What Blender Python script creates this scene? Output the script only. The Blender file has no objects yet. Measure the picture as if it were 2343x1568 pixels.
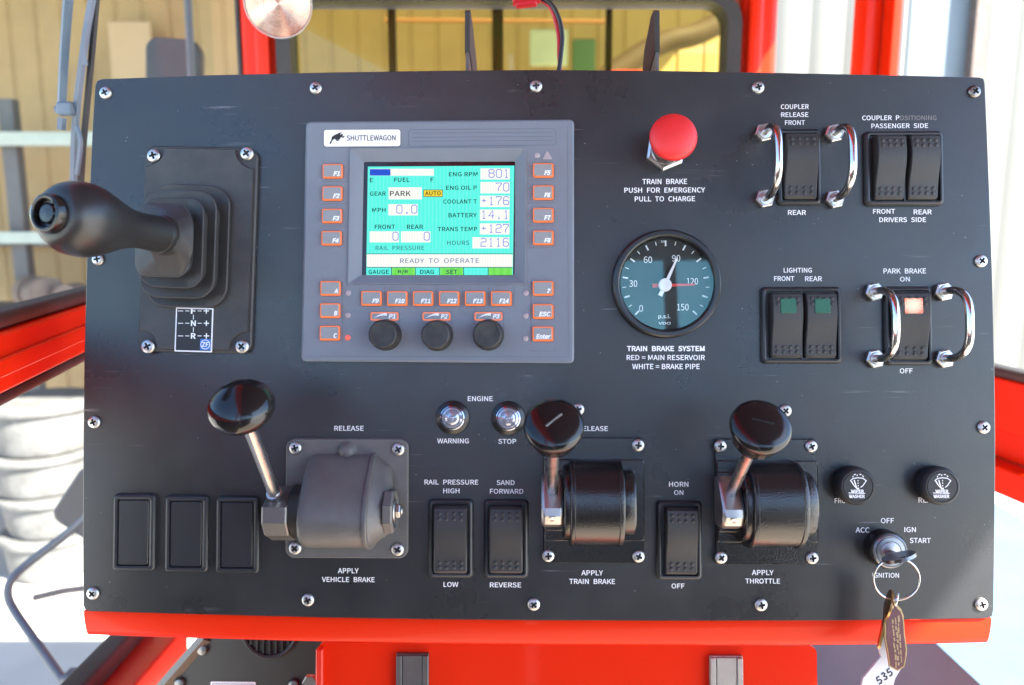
import bpy, bmesh, math, random
from mathutils import Vector, Matrix
random.seed(7)
R = math.radians
S = bpy.context.scene
COL = S.collection

# ------------------------------------------------------------------ camera
CAM_Z = 2.30                       # the lens is 2.3 m above the yard, inside a tall cab
PITCH = R(9.0)
FPX = 1786.0                       # focal length in units of a 2342 px wide frame
cam_d = bpy.data.cameras.new('camera')
cam_d.sensor_width = 23.6
cam_d.lens = 23.6 * FPX / 2342.0
cam_d.clip_start = 0.02
cam_d.clip_end = 2000
cam_d.dof.use_dof = True
cam_d.dof.focus_distance = 0.575
cam_d.dof.aperture_fstop = 4.2
cam = bpy.data.objects.new('camera', cam_d)
COL.objects.link(cam)
C0 = Vector((0, 0, CAM_Z))
cam.location = C0
cam.rotation_euler = (R(90) - PITCH, 0, 0)
S.camera = cam
RT = Vector((1, 0, 0))
FW = Vector((0, math.cos(PITCH), -math.sin(PITCH)))
UP = Vector((0, math.sin(PITCH), math.cos(PITCH)))

# ------------------------------------------------------------------ frame of the tilted console face
NV = -(RT * (35 / FPX) + UP * (-45 / FPX) + FW).normalized()      # its normal, towards the driver
PXA = (RT - NV * RT.dot(NV)).normalized()
PYA = NV.cross(PXA)
ZD = 0.586
PO = C0 + FW * ZD                                                  # a point of the face
PM = Matrix((PXA, PYA, NV)).transposed().to_4x4()
PM.translation = PO


def ray(u, v):
    return (FW + RT * ((u - 1171) / FPX) + UP * ((784 - v) / FPX))


def L(u, v, h=0.0):
    """measured picture position -> (x, y) on the console face, at height h above it"""
    d = ray(u, v)
    t = (PO + NV * h - C0).dot(NV) / d.dot(NV)
    q = C0 + d * t - PO
    return q.dot(PXA), q.dot(PYA)


def L3(u, v, h=0.0):
    x, y = L(u, v, h)
    return Vector((x, y, h))


def at(u, v, depth):
    """measured picture position -> world point on the upright plane y = depth"""
    d = ray(u, v)
    return C0 + d * (depth / d.y)


# ------------------------------------------------------------------ sky, sun, exposure
EXPO = 2.98
AX = Vector((-0.2, 1.0, 0.0)).normalized()                          # the cab's long axis
SUN = Vector((0.52, -0.47, 0.72)).normalized()                      # towards the sun
w = bpy.data.worlds.new('World')
S.world = w
w.use_nodes = True
nt = w.node_tree
bg = nt.nodes['Background']
sky = nt.nodes.new('ShaderNodeTexSky')
sky.sky_type = 'NISHITA'
sky.sun_disc = False
sky.sun_elevation = math.asin(SUN.z)
sky.sun_rotation = math.atan2(SUN.x, SUN.y)
sky.air_density = 1.0
sky.dust_density = 0.4
sky.ozone_density = 4.0
nt.links.new(sky.outputs[0], bg.inputs[0])
bg.inputs[1].default_value = 0.09
sun_d = bpy.data.lights.new('sun', 'SUN')
sun_d.energy = 5.0
sun_d.angle = R(0.5)
sun_d.color = (1.0, 0.95, 0.86)
sun = bpy.data.objects.new('sun', sun_d)
COL.objects.link(sun)
sun.rotation_euler = SUN.to_track_quat('Z', 'Y').to_euler()
sun.location = (4, -4, 8)
S.view_settings.view_transform = 'Standard'
S.view_settings.look = 'None'
S.view_settings.exposure = EXPO
S.view_settings.gamma = 1
S.view_settings.use_curve_mapping = False
S.render.engine = 'CYCLES'
S.cycles.use_denoising = True
S.cycles.max_bounces = 8
S.cycles.diffuse_bounces = 5
S.cycles.transparent_max_bounces = 12
S.cycles.sample_clamp_indirect = 6.0
S.cycles.caustics_reflective = False
S.cycles.caustics_refractive = False


# ------------------------------------------------------------------ materials
def lin(c):
    c = c / 255.0
    return c / 12.92 if c <= 0.04045 else ((c + 0.055) / 1.055) ** 2.4


def mat(name, col, rough=0.5, metal=0.0, bump=0.0, bscale=400.0, mottle=0.0, mscale=6.0, coat=0.0, rvar=0.0,
        speck=0.0, speck_scale=260.0, scratch=0.0, spec=None, dust=0.0, dust_scale=9.0, dcol=(0.30, 0.29, 0.27)):
    m = bpy.data.materials.new(name)
    m.use_nodes = True
    t = m.node_tree
    b = t.nodes['Principled BSDF']
    b.inputs['Base Color'].default_value = (*col, 1)
    b.inputs['Roughness'].default_value = rough
    b.inputs['Metallic'].default_value = metal
    b.inputs['Coat Weight'].default_value = coat
    b.inputs['Coat Roughness'].default_value = 0.06
    if spec is not None:
        b.inputs['Specular IOR Level'].default_value = spec
    tx = t.nodes.new('ShaderNodeTexCoord')
    oi = t.nodes.new('ShaderNodeObjectInfo')          # repeats wear differently
    sh = t.nodes.new('ShaderNodeMath')
    sh.operation = 'MULTIPLY'
    sh.inputs[1].default_value = 7.0
    t.links.new(oi.outputs['Random'], sh.inputs[0])
    tc = t.nodes.new('ShaderNodeVectorMath')
    tc.operation = 'ADD'
    t.links.new(tx.outputs['Object'], tc.inputs[0])
    t.links.new(sh.outputs[0], tc.inputs[1])

    def noise(scale, detail=4.0, rgh=0.6):
        n = t.nodes.new('ShaderNodeTexNoise')
        n.inputs['Scale'].default_value = scale
        n.inputs['Detail'].default_value = detail
        n.inputs['Roughness'].default_value = rgh
        t.links.new(tc.outputs[0], n.inputs['Vector'])
        return n

    def ramp(src, lo, hi, a=0.0, bb=1.0):
        r = t.nodes.new('ShaderNodeMapRange')
        r.inputs['From Min'].default_value = lo
        r.inputs['From Max'].default_value = hi
        r.inputs['To Min'].default_value = a
        r.inputs['To Max'].default_value = bb
        t.links.new(src, r.inputs['Value'])
        return r.outputs[0]
    last = None

    def blend(fac, c2):
        nonlocal last
        mx = t.nodes.new('ShaderNodeMix')
        mx.data_type = 'RGBA'
        t.links.new(fac, mx.inputs[0])
        if last is None:
            mx.inputs[6].default_value = (*col, 1)
        else:
            t.links.new(last, mx.inputs[6])
        mx.inputs[7].default_value = (*c2, 1)
        last = mx.outputs[2]
    if mottle:
        n = noise(mscale)
        blend(ramp(n.outputs['Fac'], 0.35, 0.7, 0, mottle), tuple(min(1, c * 1.9 + 0.004) for c in col))
        n = noise(mscale * 2.7)
        blend(ramp(n.outputs['Fac'], 0.5, 0.75, 0, mottle), tuple(c * 0.45 for c in col))
    if dust:
        n = noise(dust_scale, 6.0, 0.62)
        blend(ramp(n.outputs['Fac'], 0.36, 0.82, 0, dust), dcol)
    if scratch:
        for ang, sc_ in ((0.5, (9, 260, 1)), (-0.9, (7, 220, 1)), (1.35, (12, 300, 1))):
            mp = t.nodes.new('ShaderNodeMapping')
            mp.inputs['Rotation'].default_value = (0, 0, ang)
            mp.inputs['Scale'].default_value = sc_
            t.links.new(tc.outputs[0], mp.inputs['Vector'])
            n = noise(1.0, 2.0)
            t.links.new(mp.outputs[0], n.inputs['Vector'])
            n2 = noise(11.0 + sc_[0], 2.0)
            mu = t.nodes.new('ShaderNodeMath')
            mu.operation = 'MULTIPLY'
            t.links.new(ramp(n.outputs['Fac'], 0.685, 0.72, 0, scratch), mu.inputs[0])
            t.links.new(ramp(n2.outputs['Fac'], 0.55, 0.66), mu.inputs[1])
            blend(mu.outputs[0], (0.16, 0.16, 0.165))
    if speck:
        v = t.nodes.new('ShaderNodeTexVoronoi')
        v.inputs['Scale'].default_value = speck_scale
        t.links.new(tc.outputs[0], v.inputs['Vector'])
        f = ramp(v.outputs['Distance'], 0.06, 0.03)
        n = noise(speck_scale * 0.23, 2.0)
        g = ramp(n.outputs['Fac'], 0.53, 0.60)
        mu = t.nodes.new('ShaderNodeMath')
        mu.operation = 'MULTIPLY'
        t.links.new(f, mu.inputs[0])
        t.links.new(g, mu.inputs[1])
        m2 = t.nodes.new('ShaderNodeMath')
        m2.operation = 'MULTIPLY'
        t.links.new(mu.outputs[0], m2.inputs[0])
        m2.inputs[1].default_value = speck
        blend(m2.outputs[0], (0.45, 0.44, 0.42))
    if last is not None:
        t.links.new(last, b.inputs['Base Color'])
    if rvar:
        n = noise(mscale * 1.7)
        t.links.new(ramp(n.outputs['Fac'], 0.3, 0.7, max(0.02, rough - rvar), min(1, rough + rvar)), b.inputs['Roughness'])
    if bump:
        n = noise(bscale, 3.0)
        bp = t.nodes.new('ShaderNodeBump')
        bp.inputs['Strength'].default_value = bump
        bp.inputs['Distance'].default_value = 0.0006
        t.links.new(n.outputs['Fac'], bp.inputs['Height'])
        t.links.new(bp.outputs[0], b.inputs['Normal'])
    return m


def emit(name, rgb, k=1.0, stripes=None, gloss=True):
    """something that gives off light: rgb is its picture colour (0-255)"""
    m = bpy.data.materials.new(name)
    m.use_nodes = True
    t = m.node_tree
    b = t.nodes['Principled BSDF']
    c = [lin(x) for x in rgb]
    b.inputs['Base Color'].default_value = (0.01, 0.01, 0.01, 1)
    b.inputs['Roughness'].default_value = 0.35
    if not gloss:
        b.inputs['Specular IOR Level'].default_value = 0.0
    b.inputs['Emission Color'].default_value = (*c, 1)
    b.inputs['Emission Strength'].default_value = k / 2 ** EXPO
    if stripes:
        tc = t.nodes.new('ShaderNodeTexCoord')
        wv = t.nodes.new('ShaderNodeTexWave')
        wv.bands_direction = 'X'
        wv.inputs['Scale'].default_value = stripes[1]
        wv.inputs['Distortion'].default_value = 1.2
        wv.inputs['Detail'].default_value = 0
        wv.inputs['Detail Scale'].default_value = 4
        t.links.new(tc.outputs['Object'], wv.inputs['Vector'])
        mx = t.nodes.new('ShaderNodeMix')
        mx.data_type = 'RGBA'
        t.links.new(wv.outputs['Fac'], mx.inputs[0])
        mx.inputs[6].default_value = (*c, 1)
        mx.inputs[7].default_value = (*[lin(x) for x in stripes[0]], 1)
        t.links.new(mx.outputs[2], b.inputs['Emission Color'])
    return m


def pilot(name):
    """lit pilot window: a grainy lens with a hot middle"""
    m = emit(name, (255, 110, 84), 1.2)
    t = m.node_tree
    b = t.nodes['Principled BSDF']
    tc = t.nodes.new('ShaderNodeTexCoord')
    n = t.nodes.new('ShaderNodeTexNoise')
    n.inputs['Scale'].default_value = 1500
    n.inputs['Detail'].default_value = 3
    t.links.new(tc.outputs['Object'], n.inputs['Vector'])
    ds = t.nodes.new('ShaderNodeVectorMath')
    ds.operation = 'DISTANCE'
    ds.inputs[1].default_value = (0.45, 0.5, 0.7)
    t.links.new(tc.outputs['Generated'], ds.inputs[0])
    sb = t.nodes.new('ShaderNodeMath')
    sb.operation = 'MULTIPLY_ADD'
    sb.inputs[1].default_value = -1.0
    t.links.new(ds.outputs['Value'], sb.inputs[0])
    t.links.new(n.outputs['Fac'], sb.inputs[2])
    r = t.nodes.new('ShaderNodeMapRange')
    r.inputs['From Min'].default_value = -0.20
    r.inputs['From Max'].default_value = 0.18
    t.links.new(sb.outputs[0], r.inputs['Value'])
    mx = t.nodes.new('ShaderNodeMix')
    mx.data_type = 'RGBA'
    t.links.new(r.outputs[0], mx.inputs[0])
    mx.inputs[6].default_value = (lin(255), lin(112), lin(84), 1)
    mx.inputs[7].default_value = (lin(255), lin(226), lin(200), 1)
    t.links.new(mx.outputs[2], b.inputs['Emission Color'])
    return m


def glass(name, tint, refl=1.0, rough=0.0, gcol=(1, 1, 1)):
    m = bpy.data.materials.new(name)
    m.use_nodes = True
    t = m.node_tree
    t.nodes.remove(t.nodes['Principled BSDF'])
    tr = t.nodes.new('ShaderNodeBsdfTransparent')
    tr.inputs[0].default_value = (*tint, 1)
    gl = t.nodes.new('ShaderNodeBsdfGlossy')
    gl.inputs['Roughness'].default_value = rough
    gl.inputs['Color'].default_value = (*gcol, 1)
    fr = t.nodes.new('ShaderNodeFresnel')
    fr.inputs[0].default_value = 1.5
    mu = t.nodes.new('ShaderNodeMath')
    mu.operation = 'MULTIPLY'
    t.links.new(fr.outputs[0], mu.inputs[0])
    ge = t.nodes.new('ShaderNodeNewGeometry')
    fs = t.nodes.new('ShaderNodeMath')          # only the outer face of a pane mirrors
    fs.operation = 'MULTIPLY_ADD'
    fs.inputs[1].default_value = -refl
    fs.inputs[2].default_value = refl
    t.links.new(ge.outputs['Backfacing'], fs.inputs[0])
    t.links.new(fs.outputs[0], mu.inputs[1])
    mx = t.nodes.new('ShaderNodeMixShader')
    t.links.new(mu.outputs[0], mx.inputs[0])
    t.links.new(tr.outputs[0], mx.inputs[1])
    t.links.new(gl.outputs[0], mx.inputs[2])
    t.links.new(mx.outputs[0], t.nodes['Material Output'].inputs[0])
    return m


M = dict(
    panel=mat('black powder coat', (0.0145, 0.0155, 0.0175), 0.33, bump=0.2, bscale=1500, mottle=0.0, mscale=9, rvar=0.09, speck=0.9, speck_scale=150, scratch=0.6, spec=0.62, dust=0.13, dust_scale=7, dcol=(0.10, 0.10, 0.10)),
    red=mat('red gloss paint', (0.64, 0.021, 0.0025), 0.36, spec=0.16, coat=0.10, bump=0.10, bscale=350, mottle=0.05, mscale=9),
    red_dull=mat('red paint dusty', (0.62, 0.020, 0.005), 0.42, spec=0.3, coat=0.1, bump=0.05, bscale=200, dust=0.12),
    rubber=mat('black rubber', (0.016, 0.017, 0.018), 0.62, bump=0.2, bscale=700, dust=0.08),
    plate_rubber=mat('lever plate rubber', (0.030, 0.030, 0.032), 0.52, bump=0.35, bscale=1200, dust=0.34, dust_scale=40, dcol=(0.11, 0.10, 0.09)),
    grip=mat('grip plastic', (0.014, 0.014, 0.015), 0.36, bump=0.05, bscale=500, dust=0.05),
    grip_gloss=mat('glossy knob plastic', (0.010, 0.009, 0.009), 0.16, bump=0.03, bscale=200, rvar=0.07, mscale=40),
    grey=mat('grey terminal plastic', (0.155, 0.175, 0.212), 0.50, bump=0.25, bscale=1800, mottle=0.06, mscale=15, dust=0.10, dust_scale=20, dcol=(0.16, 0.15, 0.14)),
    grey_key=mat('grey key plastic', (0.24, 0.245, 0.255), 0.45, bump=0.1, bscale=1500),
    line=mat('engraved line', (0.098, 0.110, 0.132), 0.6),
    white=mat('white print', (0.84, 0.84, 0.85), 0.55),
    faded=mat('faded print', (0.20, 0.185, 0.18), 0.6),
    badge=mat('badge white', (0.82, 0.81, 0.82), 0.35),
    ink=mat('black ink', (0.012, 0.011, 0.013), 0.5),
    steel=mat('stainless steel', (0.52, 0.51, 0.50), 0.30, 1.0, bump=0.05, bscale=900, rvar=0.06, mscale=80),
    chrome=mat('polished steel rod', (0.60, 0.59, 0.58), 0.17, 1.0, bump=0.02, bscale=300),
    screw=mat('screw zinc', (0.50, 0.495, 0.49), 0.42, 1.0, bump=0.08, bscale=900, mottle=0.15, mscale=300),
    screw_dark=mat('screw tarnished', (0.22, 0.21, 0.20), 0.38, 1.0, mottle=0.2, mscale=300),
    alu=mat('cast aluminium', (0.42, 0.41, 0.40), 0.38, 1.0, bump=0.1, bscale=600),
    recess=mat('screw recess shade', (0.05, 0.05, 0.05), 0.6, 0.4),  # dark colour painted in for the shade inside the cross
    slot_pale=mat('worn pale scratch', (0.22, 0.20, 0.17), 0.5),
    cab_floor=mat('dusty tan cab floor', (0.36, 0.31, 0.24), 0.8, mottle=0.2, mscale=5, bump=0.3, bscale=80),
    brown=mat('dark brown pipe', (0.05, 0.028, 0.016), 0.6, mottle=0.3, mscale=6),
    blackdeep=mat('deep black', (0.006, 0.006, 0.006), 0.6),
    stop_red=mat('mushroom red plastic', (0.66, 0.020, 0.022), 0.45, bump=0.1, bscale=900),
    rocker=mat('rocker plastic', (0.026, 0.026, 0.027), 0.50, bump=0.22, bscale=1500, dust=0.14, dust_scale=45, dcol=(0.11, 0.10, 0.095)),
    bezel=mat('bezel plastic', (0.017, 0.019, 0.023), 0.38, bump=0.15, bscale=1400),
    gauge_bezel=mat('gauge ring', (0.012, 0.012, 0.014), 0.30, bump=0.04, bscale=900),
    dial=mat('dial black', (0.010, 0.014, 0.014), 0.6),
    lever_black=mat('black wrinkle paint', (0.011, 0.011, 0.012), 0.13, bump=0.40, bscale=850, spec=0.7),
    lever_grey=mat('dusty rubber cover', (0.104, 0.101, 0.097), 0.42, bump=0.3, bscale=900, dust=0.3, dust_scale=60, dcol=(0.20, 0.185, 0.165), mottle=0.10, mscale=30, rvar=0.08),
    lever_steel=mat('dark lever block', (0.16, 0.155, 0.15), 0.40, 0.6, bump=0.12, bscale=600),
    green_lens=mat('green lens', (0.010, 0.105, 0.055), 0.30, bump=0.6, bscale=900),
    brass=mat('brass key', (0.42, 0.26, 0.12), 0.30, 1.0, mottle=0.2, mscale=60),
    tag_brown=mat('worn brown fob', (0.15, 0.048, 0.045), 0.30, coat=0.5, mottle=0.3, mscale=90),
    tag_gold=mat('worn gold print', (0.46, 0.29, 0.13), 0.45),
    tag_white=mat('white plastic tag', (0.78, 0.76, 0.78), 0.4),
    tan=mat('tan siding', (0.27, 0.182, 0.082), 0.6, mottle=0.22, mscale=1.6, dust=0.25, dust_scale=2.5, dcol=(0.16, 0.12, 0.07)),
    olive=mat('olive siding', (0.40, 0.33, 0.10), 0.6, mottle=0.10, mscale=0.8),
    reflection_panel=mat('cream board', (0.34, 0.24, 0.14), 0.7, mottle=0.08, mscale=3),
    rack=mat('pale rack paint', (0.30, 0.33, 0.29), 0.5, mottle=0.15, mscale=5),
    rack_dark=mat('dark rack steel', (0.07, 0.072, 0.075), 0.6, mottle=0.25, mscale=9),
    rust=mat('rusty iron', (0.11, 0.085, 0.072), 0.8, mottle=0.5, mscale=12, bump=0.5, bscale=40),
    ground=mat('pale concrete yard', (0.40, 0.385, 0.36), 0.85, mottle=0.25, mscale=0.7),
    drum=mat('pale dusty drum', (0.105, 0.105, 0.10), 0.7, mottle=0.6, mscale=7, dust=0.35, dust_scale=5, dcol=(0.04, 0.038, 0.034)),
    pale_wall=mat('pale painted siding', (0.125, 0.125, 0.112), 0.55, mottle=0.08, mscale=1.2),
    reflection_blue=mat('pale blue reflection sheet', (0.115, 0.145, 0.165), 0.5, mottle=0.12, mscale=1.5),
    mirror_back=mat('mirror housing', (0.035, 0.035, 0.038), 0.5, bump=0.2, bscale=300, mottle=0.2, mscale=8),
    tube_grey=mat('grey tube paint', (0.085, 0.092, 0.10), 0.42, mottle=0.2, mscale=12),
    wiper=mat('wiper steel blue grey', (0.115, 0.145, 0.19), 0.38, mottle=0.1, mscale=20),
    ceiling=mat('dark headliner', (0.10, 0.045, 0.044), 0.9, bump=0.3, bscale=200),
    floor=mat('slate sheet', (0.075, 0.155, 0.225), 0.6, bump=0.2, bscale=120, mottle=0.15, mscale=6),
    heater=mat('heater black sheet', (0.018, 0.017, 0.015), 0.45, bump=0.1, bscale=900, mottle=0.3, mscale=9),
    strip=mat('worn aluminium strip', (0.34, 0.33, 0.32), 0.45, 0.7, bump=0.25, bscale=900, mottle=0.2, mscale=35),
    strip_dark=mat('dark strip', (0.10, 0.10, 0.10), 0.5, 0.5, bump=0.25, bscale=900, mottle=0.2, mscale=35),
    orange=mat('orange reflection bar paint', (0.16, 0.065, 0.018), 0.45),
    wire_red=mat('red wire', (0.55, 0.02, 0.03), 0.4),
    wire_black=mat('black wire', (0.02, 0.022, 0.025), 0.38),
    lamp_lens=mat('ribbed lens', (0.62, 0.47, 0.38), 0.14, metal=0.75, mottle=0.5, mscale=30),
    blue=mat('blue logo', (0.03, 0.16, 0.52), 0.5),
    skin_grey=mat('soft grey cloth', (0.12, 0.11, 0.11), 0.9),
    e_orange=emit('orange backlight', (255, 122, 50), 1.1),
    e_orange_soft=emit('orange backlight soft', (255, 120, 60), 0.85),
    e_lcd=emit('lcd cyan', (84, 250, 232), 1.0, ((112, 250, 236), 110), gloss=False),
    e_field=emit('lcd cream field', (248, 250, 238), 1.0, ((255, 255, 255), 160), gloss=False),
    e_blue=emit('lcd blue', (38, 84, 214), 1.0, gloss=False),
    e_digit=emit('lcd digit', (92, 106, 226), 1.0, gloss=False),
    e_black=emit('lcd black', (12, 38, 36), 1.0, gloss=False),
    e_grey=emit('lcd grey', (60, 110, 120), 1.0, gloss=False),
    e_menu=emit('lcd menu', (34, 84, 92), 1.0, gloss=False),
    e_slate=emit('lcd slate', (70, 92, 160), 1.0, gloss=False),
    e_yellow=emit('lcd yellow', (250, 224, 60), 1.0, gloss=False),
    e_brown=emit('lcd brown', (96, 50, 20), 1.0, gloss=False),
    e_green=emit('lcd green', (112, 226, 84), 1.0, ((130, 234, 100), 60), gloss=False),
    e_red=pilot('red pilot light'),
    e_led=emit('lit led', (255, 110, 96), 0.9),
    led=mat('unlit led', (0.36, 0.30, 0.32), 0.35),
    pot=mat('knob black', (0.012, 0.012, 0.013), 0.55, bump=0.35, bscale=900, dust=0.15, dust_scale=90),
    gauge_glass=glass('gauge glass', (0.97, 0.98, 0.98), 1.6, gcol=(0.55, 1.0, 0.86)),
    front_glass=glass('tinted front glass', (0.84, 0.83, 0.56), 0.6),
    side_glass=glass('clear side glass', (0.93, 0.96, 0.95), 0.10),
    lens_clear=mat('clear lamp lens', (0.36, 0.38, 0.45), 0.12, metal=0.5, coat=0.6),
    lens_ring=mat('lamp ring chrome', (0.30, 0.32, 0.38), 0.12, 1.0),
)


# ------------------------------------------------------------------ mesh helpers
def rrect(w, h, r, n=5, cx=0.0, cy=0.0):
    r = max(1e-5, min(r, w / 2 - 1e-5, h / 2 - 1e-5))
    out = []
    for sx, sy, a0 in ((1, 1, 0), (-1, 1, 90), (-1, -1, 180), (1, -1, 270)):
        for k in range(n + 1):
            a = R(a0 + 90.0 * k / n)
            out.append((cx + sx * (w / 2 - r) + r * math.cos(a), cy + sy * (h / 2 - r) + r * math.sin(a)))
    return out


def loft(bm, rings, cap0=True, cap1=True, close=True):
    vs = [[bm.verts.new(p) for p in ring] for ring in rings]
    n = len(vs[0])
    for a, b in zip(vs, vs[1:]):
        for i in range(n if close else n - 1):
            j = (i + 1) % n
            try:
                bm.faces.new((a[i], a[j], b[j], b[i]))
            except ValueError:
                pass
    if cap0:
        bm.faces.new(list(reversed(vs[0])))
    if cap1:
        bm.faces.new(vs[-1])
    return vs


def rloft(bm, secs, n=5, X=None, cap0=True, cap1=True):
    """stack of rounded rectangles: (z, w, h, r[, cx, cy])"""
    rings = []
    for s in secs:
        z, ww, hh, r = s[:4]
        cx, cy = (s[4], s[5]) if len(s) > 4 else (0, 0)
        ring = [Vector((x, y, z)) for x, y in rrect(ww, hh, r, n, cx, cy)]
        if X is not None:
            ring = [X @ p for p in ring]
        rings.append(ring)
    loft(bm, rings, cap0, cap1)


def lathe(bm, prof, n=32, X=None, cap0=True, cap1=True, sx=1.0, sy=1.0):
    rings = []
    for r, z in prof:
        r = max(r, 1e-5)
        ring = [Vector((sx * r * math.cos(2 * math.pi * k / n), sy * r * math.sin(2 * math.pi * k / n), z)) for k in range(n)]
        if X is not None:
            ring = [X @ p for p in ring]
        rings.append(ring)
    loft(bm, rings, cap0, cap1)


def tube(bm, pts, r, n=12, caps=True, flat=1.0):
    pts = [Vector(p) for p in pts]
    rad = r if isinstance(r, (list, tuple)) else [r] * len(pts)
    rings = []
    prev = None
    for i, p in enumerate(pts):
        a = pts[max(0, i - 1)]
        b = pts[min(len(pts) - 1, i + 1)]
        t = (b - a).normalized()
        if prev is None:
            s = Vector((0, 0, 1)) if abs(t.z) < 0.9 else Vector((1, 0, 0))
            x = (s - t * s.dot(t)).normalized()
        else:
            x = (prev - t * prev.dot(t)).normalized()
        prev = x
        y = t.cross(x)
        rings.append([p + x * (rad[i] * math.cos(2 * math.pi * k / n)) + y * (rad[i] * flat * math.sin(2 * math.pi * k / n)) for k in range(n)])
    loft(bm, rings, caps, caps)


def smooth_path(pts, n=6):
    """Catmull-Rom through the points"""
    pts = [Vector(p) for p in pts]
    out = []
    for i in range(len(pts) - 1):
        p0, p1, p2, p3 = pts[max(0, i - 1)], pts[i], pts[i + 1], pts[min(len(pts) - 1, i + 2)]
        for k in range(n):
            t = k / n
            out.append(0.5 * ((2 * p1) + (p2 - p0) * t + (2 * p0 - 5 * p1 + 4 * p2 - p3) * t * t + (3 * p1 - p0 - 3 * p2 + p3) * t ** 3))
    out.append(pts[-1])
    return out


def prism(bm, poly, z0, z1, X=None, bev=0.0):
    """extruded outline; bev insets the top ring"""
    c = Vector((sum(p[0] for p in poly) / len(poly), sum(p[1] for p in poly) / len(poly)))
    rings = [[Vector((x, y, z0)) for x, y in poly]]
    if bev:
        rings.append([Vector((x, y, z1 - bev)) for x, y in poly])
        top = []
        for x, y in poly:
            d = Vector((x, y)) - c
            q = c + d * (1 - bev / max(d.length, 1e-6))
            top.append(Vector((q.x, q.y, z1)))
        rings.append(top)
    else:
        rings.append([Vector((x, y, z1)) for x, y in poly])
    if X is not None:
        rings = [[X @ p for p in r] for r in rings]
    loft(bm, rings)


def box(bm, c, s, X=None, bev=0.0):
    x, y, z = s
    if bev:
        b = bev
        secs = [(-z / 2, x - 2 * b, y - 2 * b, b / 2), (-z / 2 + b, x, y, b), (z / 2 - b, x, y, b), (z / 2, x - 2 * b, y - 2 * b, b / 2)]
        T = Matrix.Translation(c)
        rloft(bm, secs, 3, (X @ T) if X is not None else T)
        return
    P = [Vector((c[0] + sx * x / 2, c[1] + sy * y / 2, c[2] + sz * z / 2)) for sz in (-1, 1) for sx, sy in ((-1, -1), (1, -1), (1, 1), (-1, 1))]
    if X is not None:
        P = [X @ p for p in P]
    loft(bm, [P[:4], P[4:]])


def sheet(bm, poly, z, X=None):
    vs = [bm.verts.new((X @ Vector((x, y, z))) if X is not None else (x, y, z)) for x, y in poly]
    bm.faces.new(vs)


def axis(p0, p1):
    """frame at p0 whose z runs to p1"""
    z = (Vector(p1) - Vector(p0)).normalized()
    s = Vector((0, 1, 0)) if abs(z.y) < 0.95 else Vector((1, 0, 0))
    x = s.cross(z).normalized()
    y = z.cross(x)
    m = Matrix((x, y, z)).transposed().to_4x4()
    m.translation = Vector(p0)
    return m


def obj(name, bm, material, parent=None, angle=38, label=None, mw=None):
    me = bpy.data.meshes.new(name)
    bmesh.ops.recalc_face_normals(bm, faces=bm.faces[:])
    bm.to_mesh(me)
    bm.free()
    me.polygons.foreach_set('use_smooth', [True] * len(me.polygons))
    me.set_sharp_from_angle(angle=R(angle))
    me.materials.append(material)
    o = bpy.data.objects.new(name, me)
    COL.objects.link(o)
    if parent:
        o.parent = parent
    if mw is not None:
        o.matrix_world = mw
    if label:
        o['label'] = label
    return o


def tag(o, label, cat, group=None, kind=None):
    o['label'] = label
    o['category'] = cat
    if group:
        o['group'] = group
    if kind:
        o['kind'] = kind
    return o


def thing(name, label, cat, mw, group=None):
    o = bpy.data.objects.new(name, None)
    o.empty_display_size = 0.02
    COL.objects.link(o)
    o.matrix_world = mw
    return tag(o, label, cat, group)


def on_panel(u, v, h=0.0, rot=0.0):
    x, y = L(u, v, h)
    return PM @ Matrix.Translation((x, y, h)) @ Matrix.Rotation(rot, 4, 'Z')


def B():
    return bmesh.new()


def copy_tree(o, mw, label, parent=None):
    c = o.copy()
    COL.objects.link(c)
    if parent is None:
        c.matrix_world = mw
        c['label'] = label
    else:
        c.parent = parent
    for ch in list(o.children):
        copy_tree(ch, None, None, c)
    return c


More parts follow.
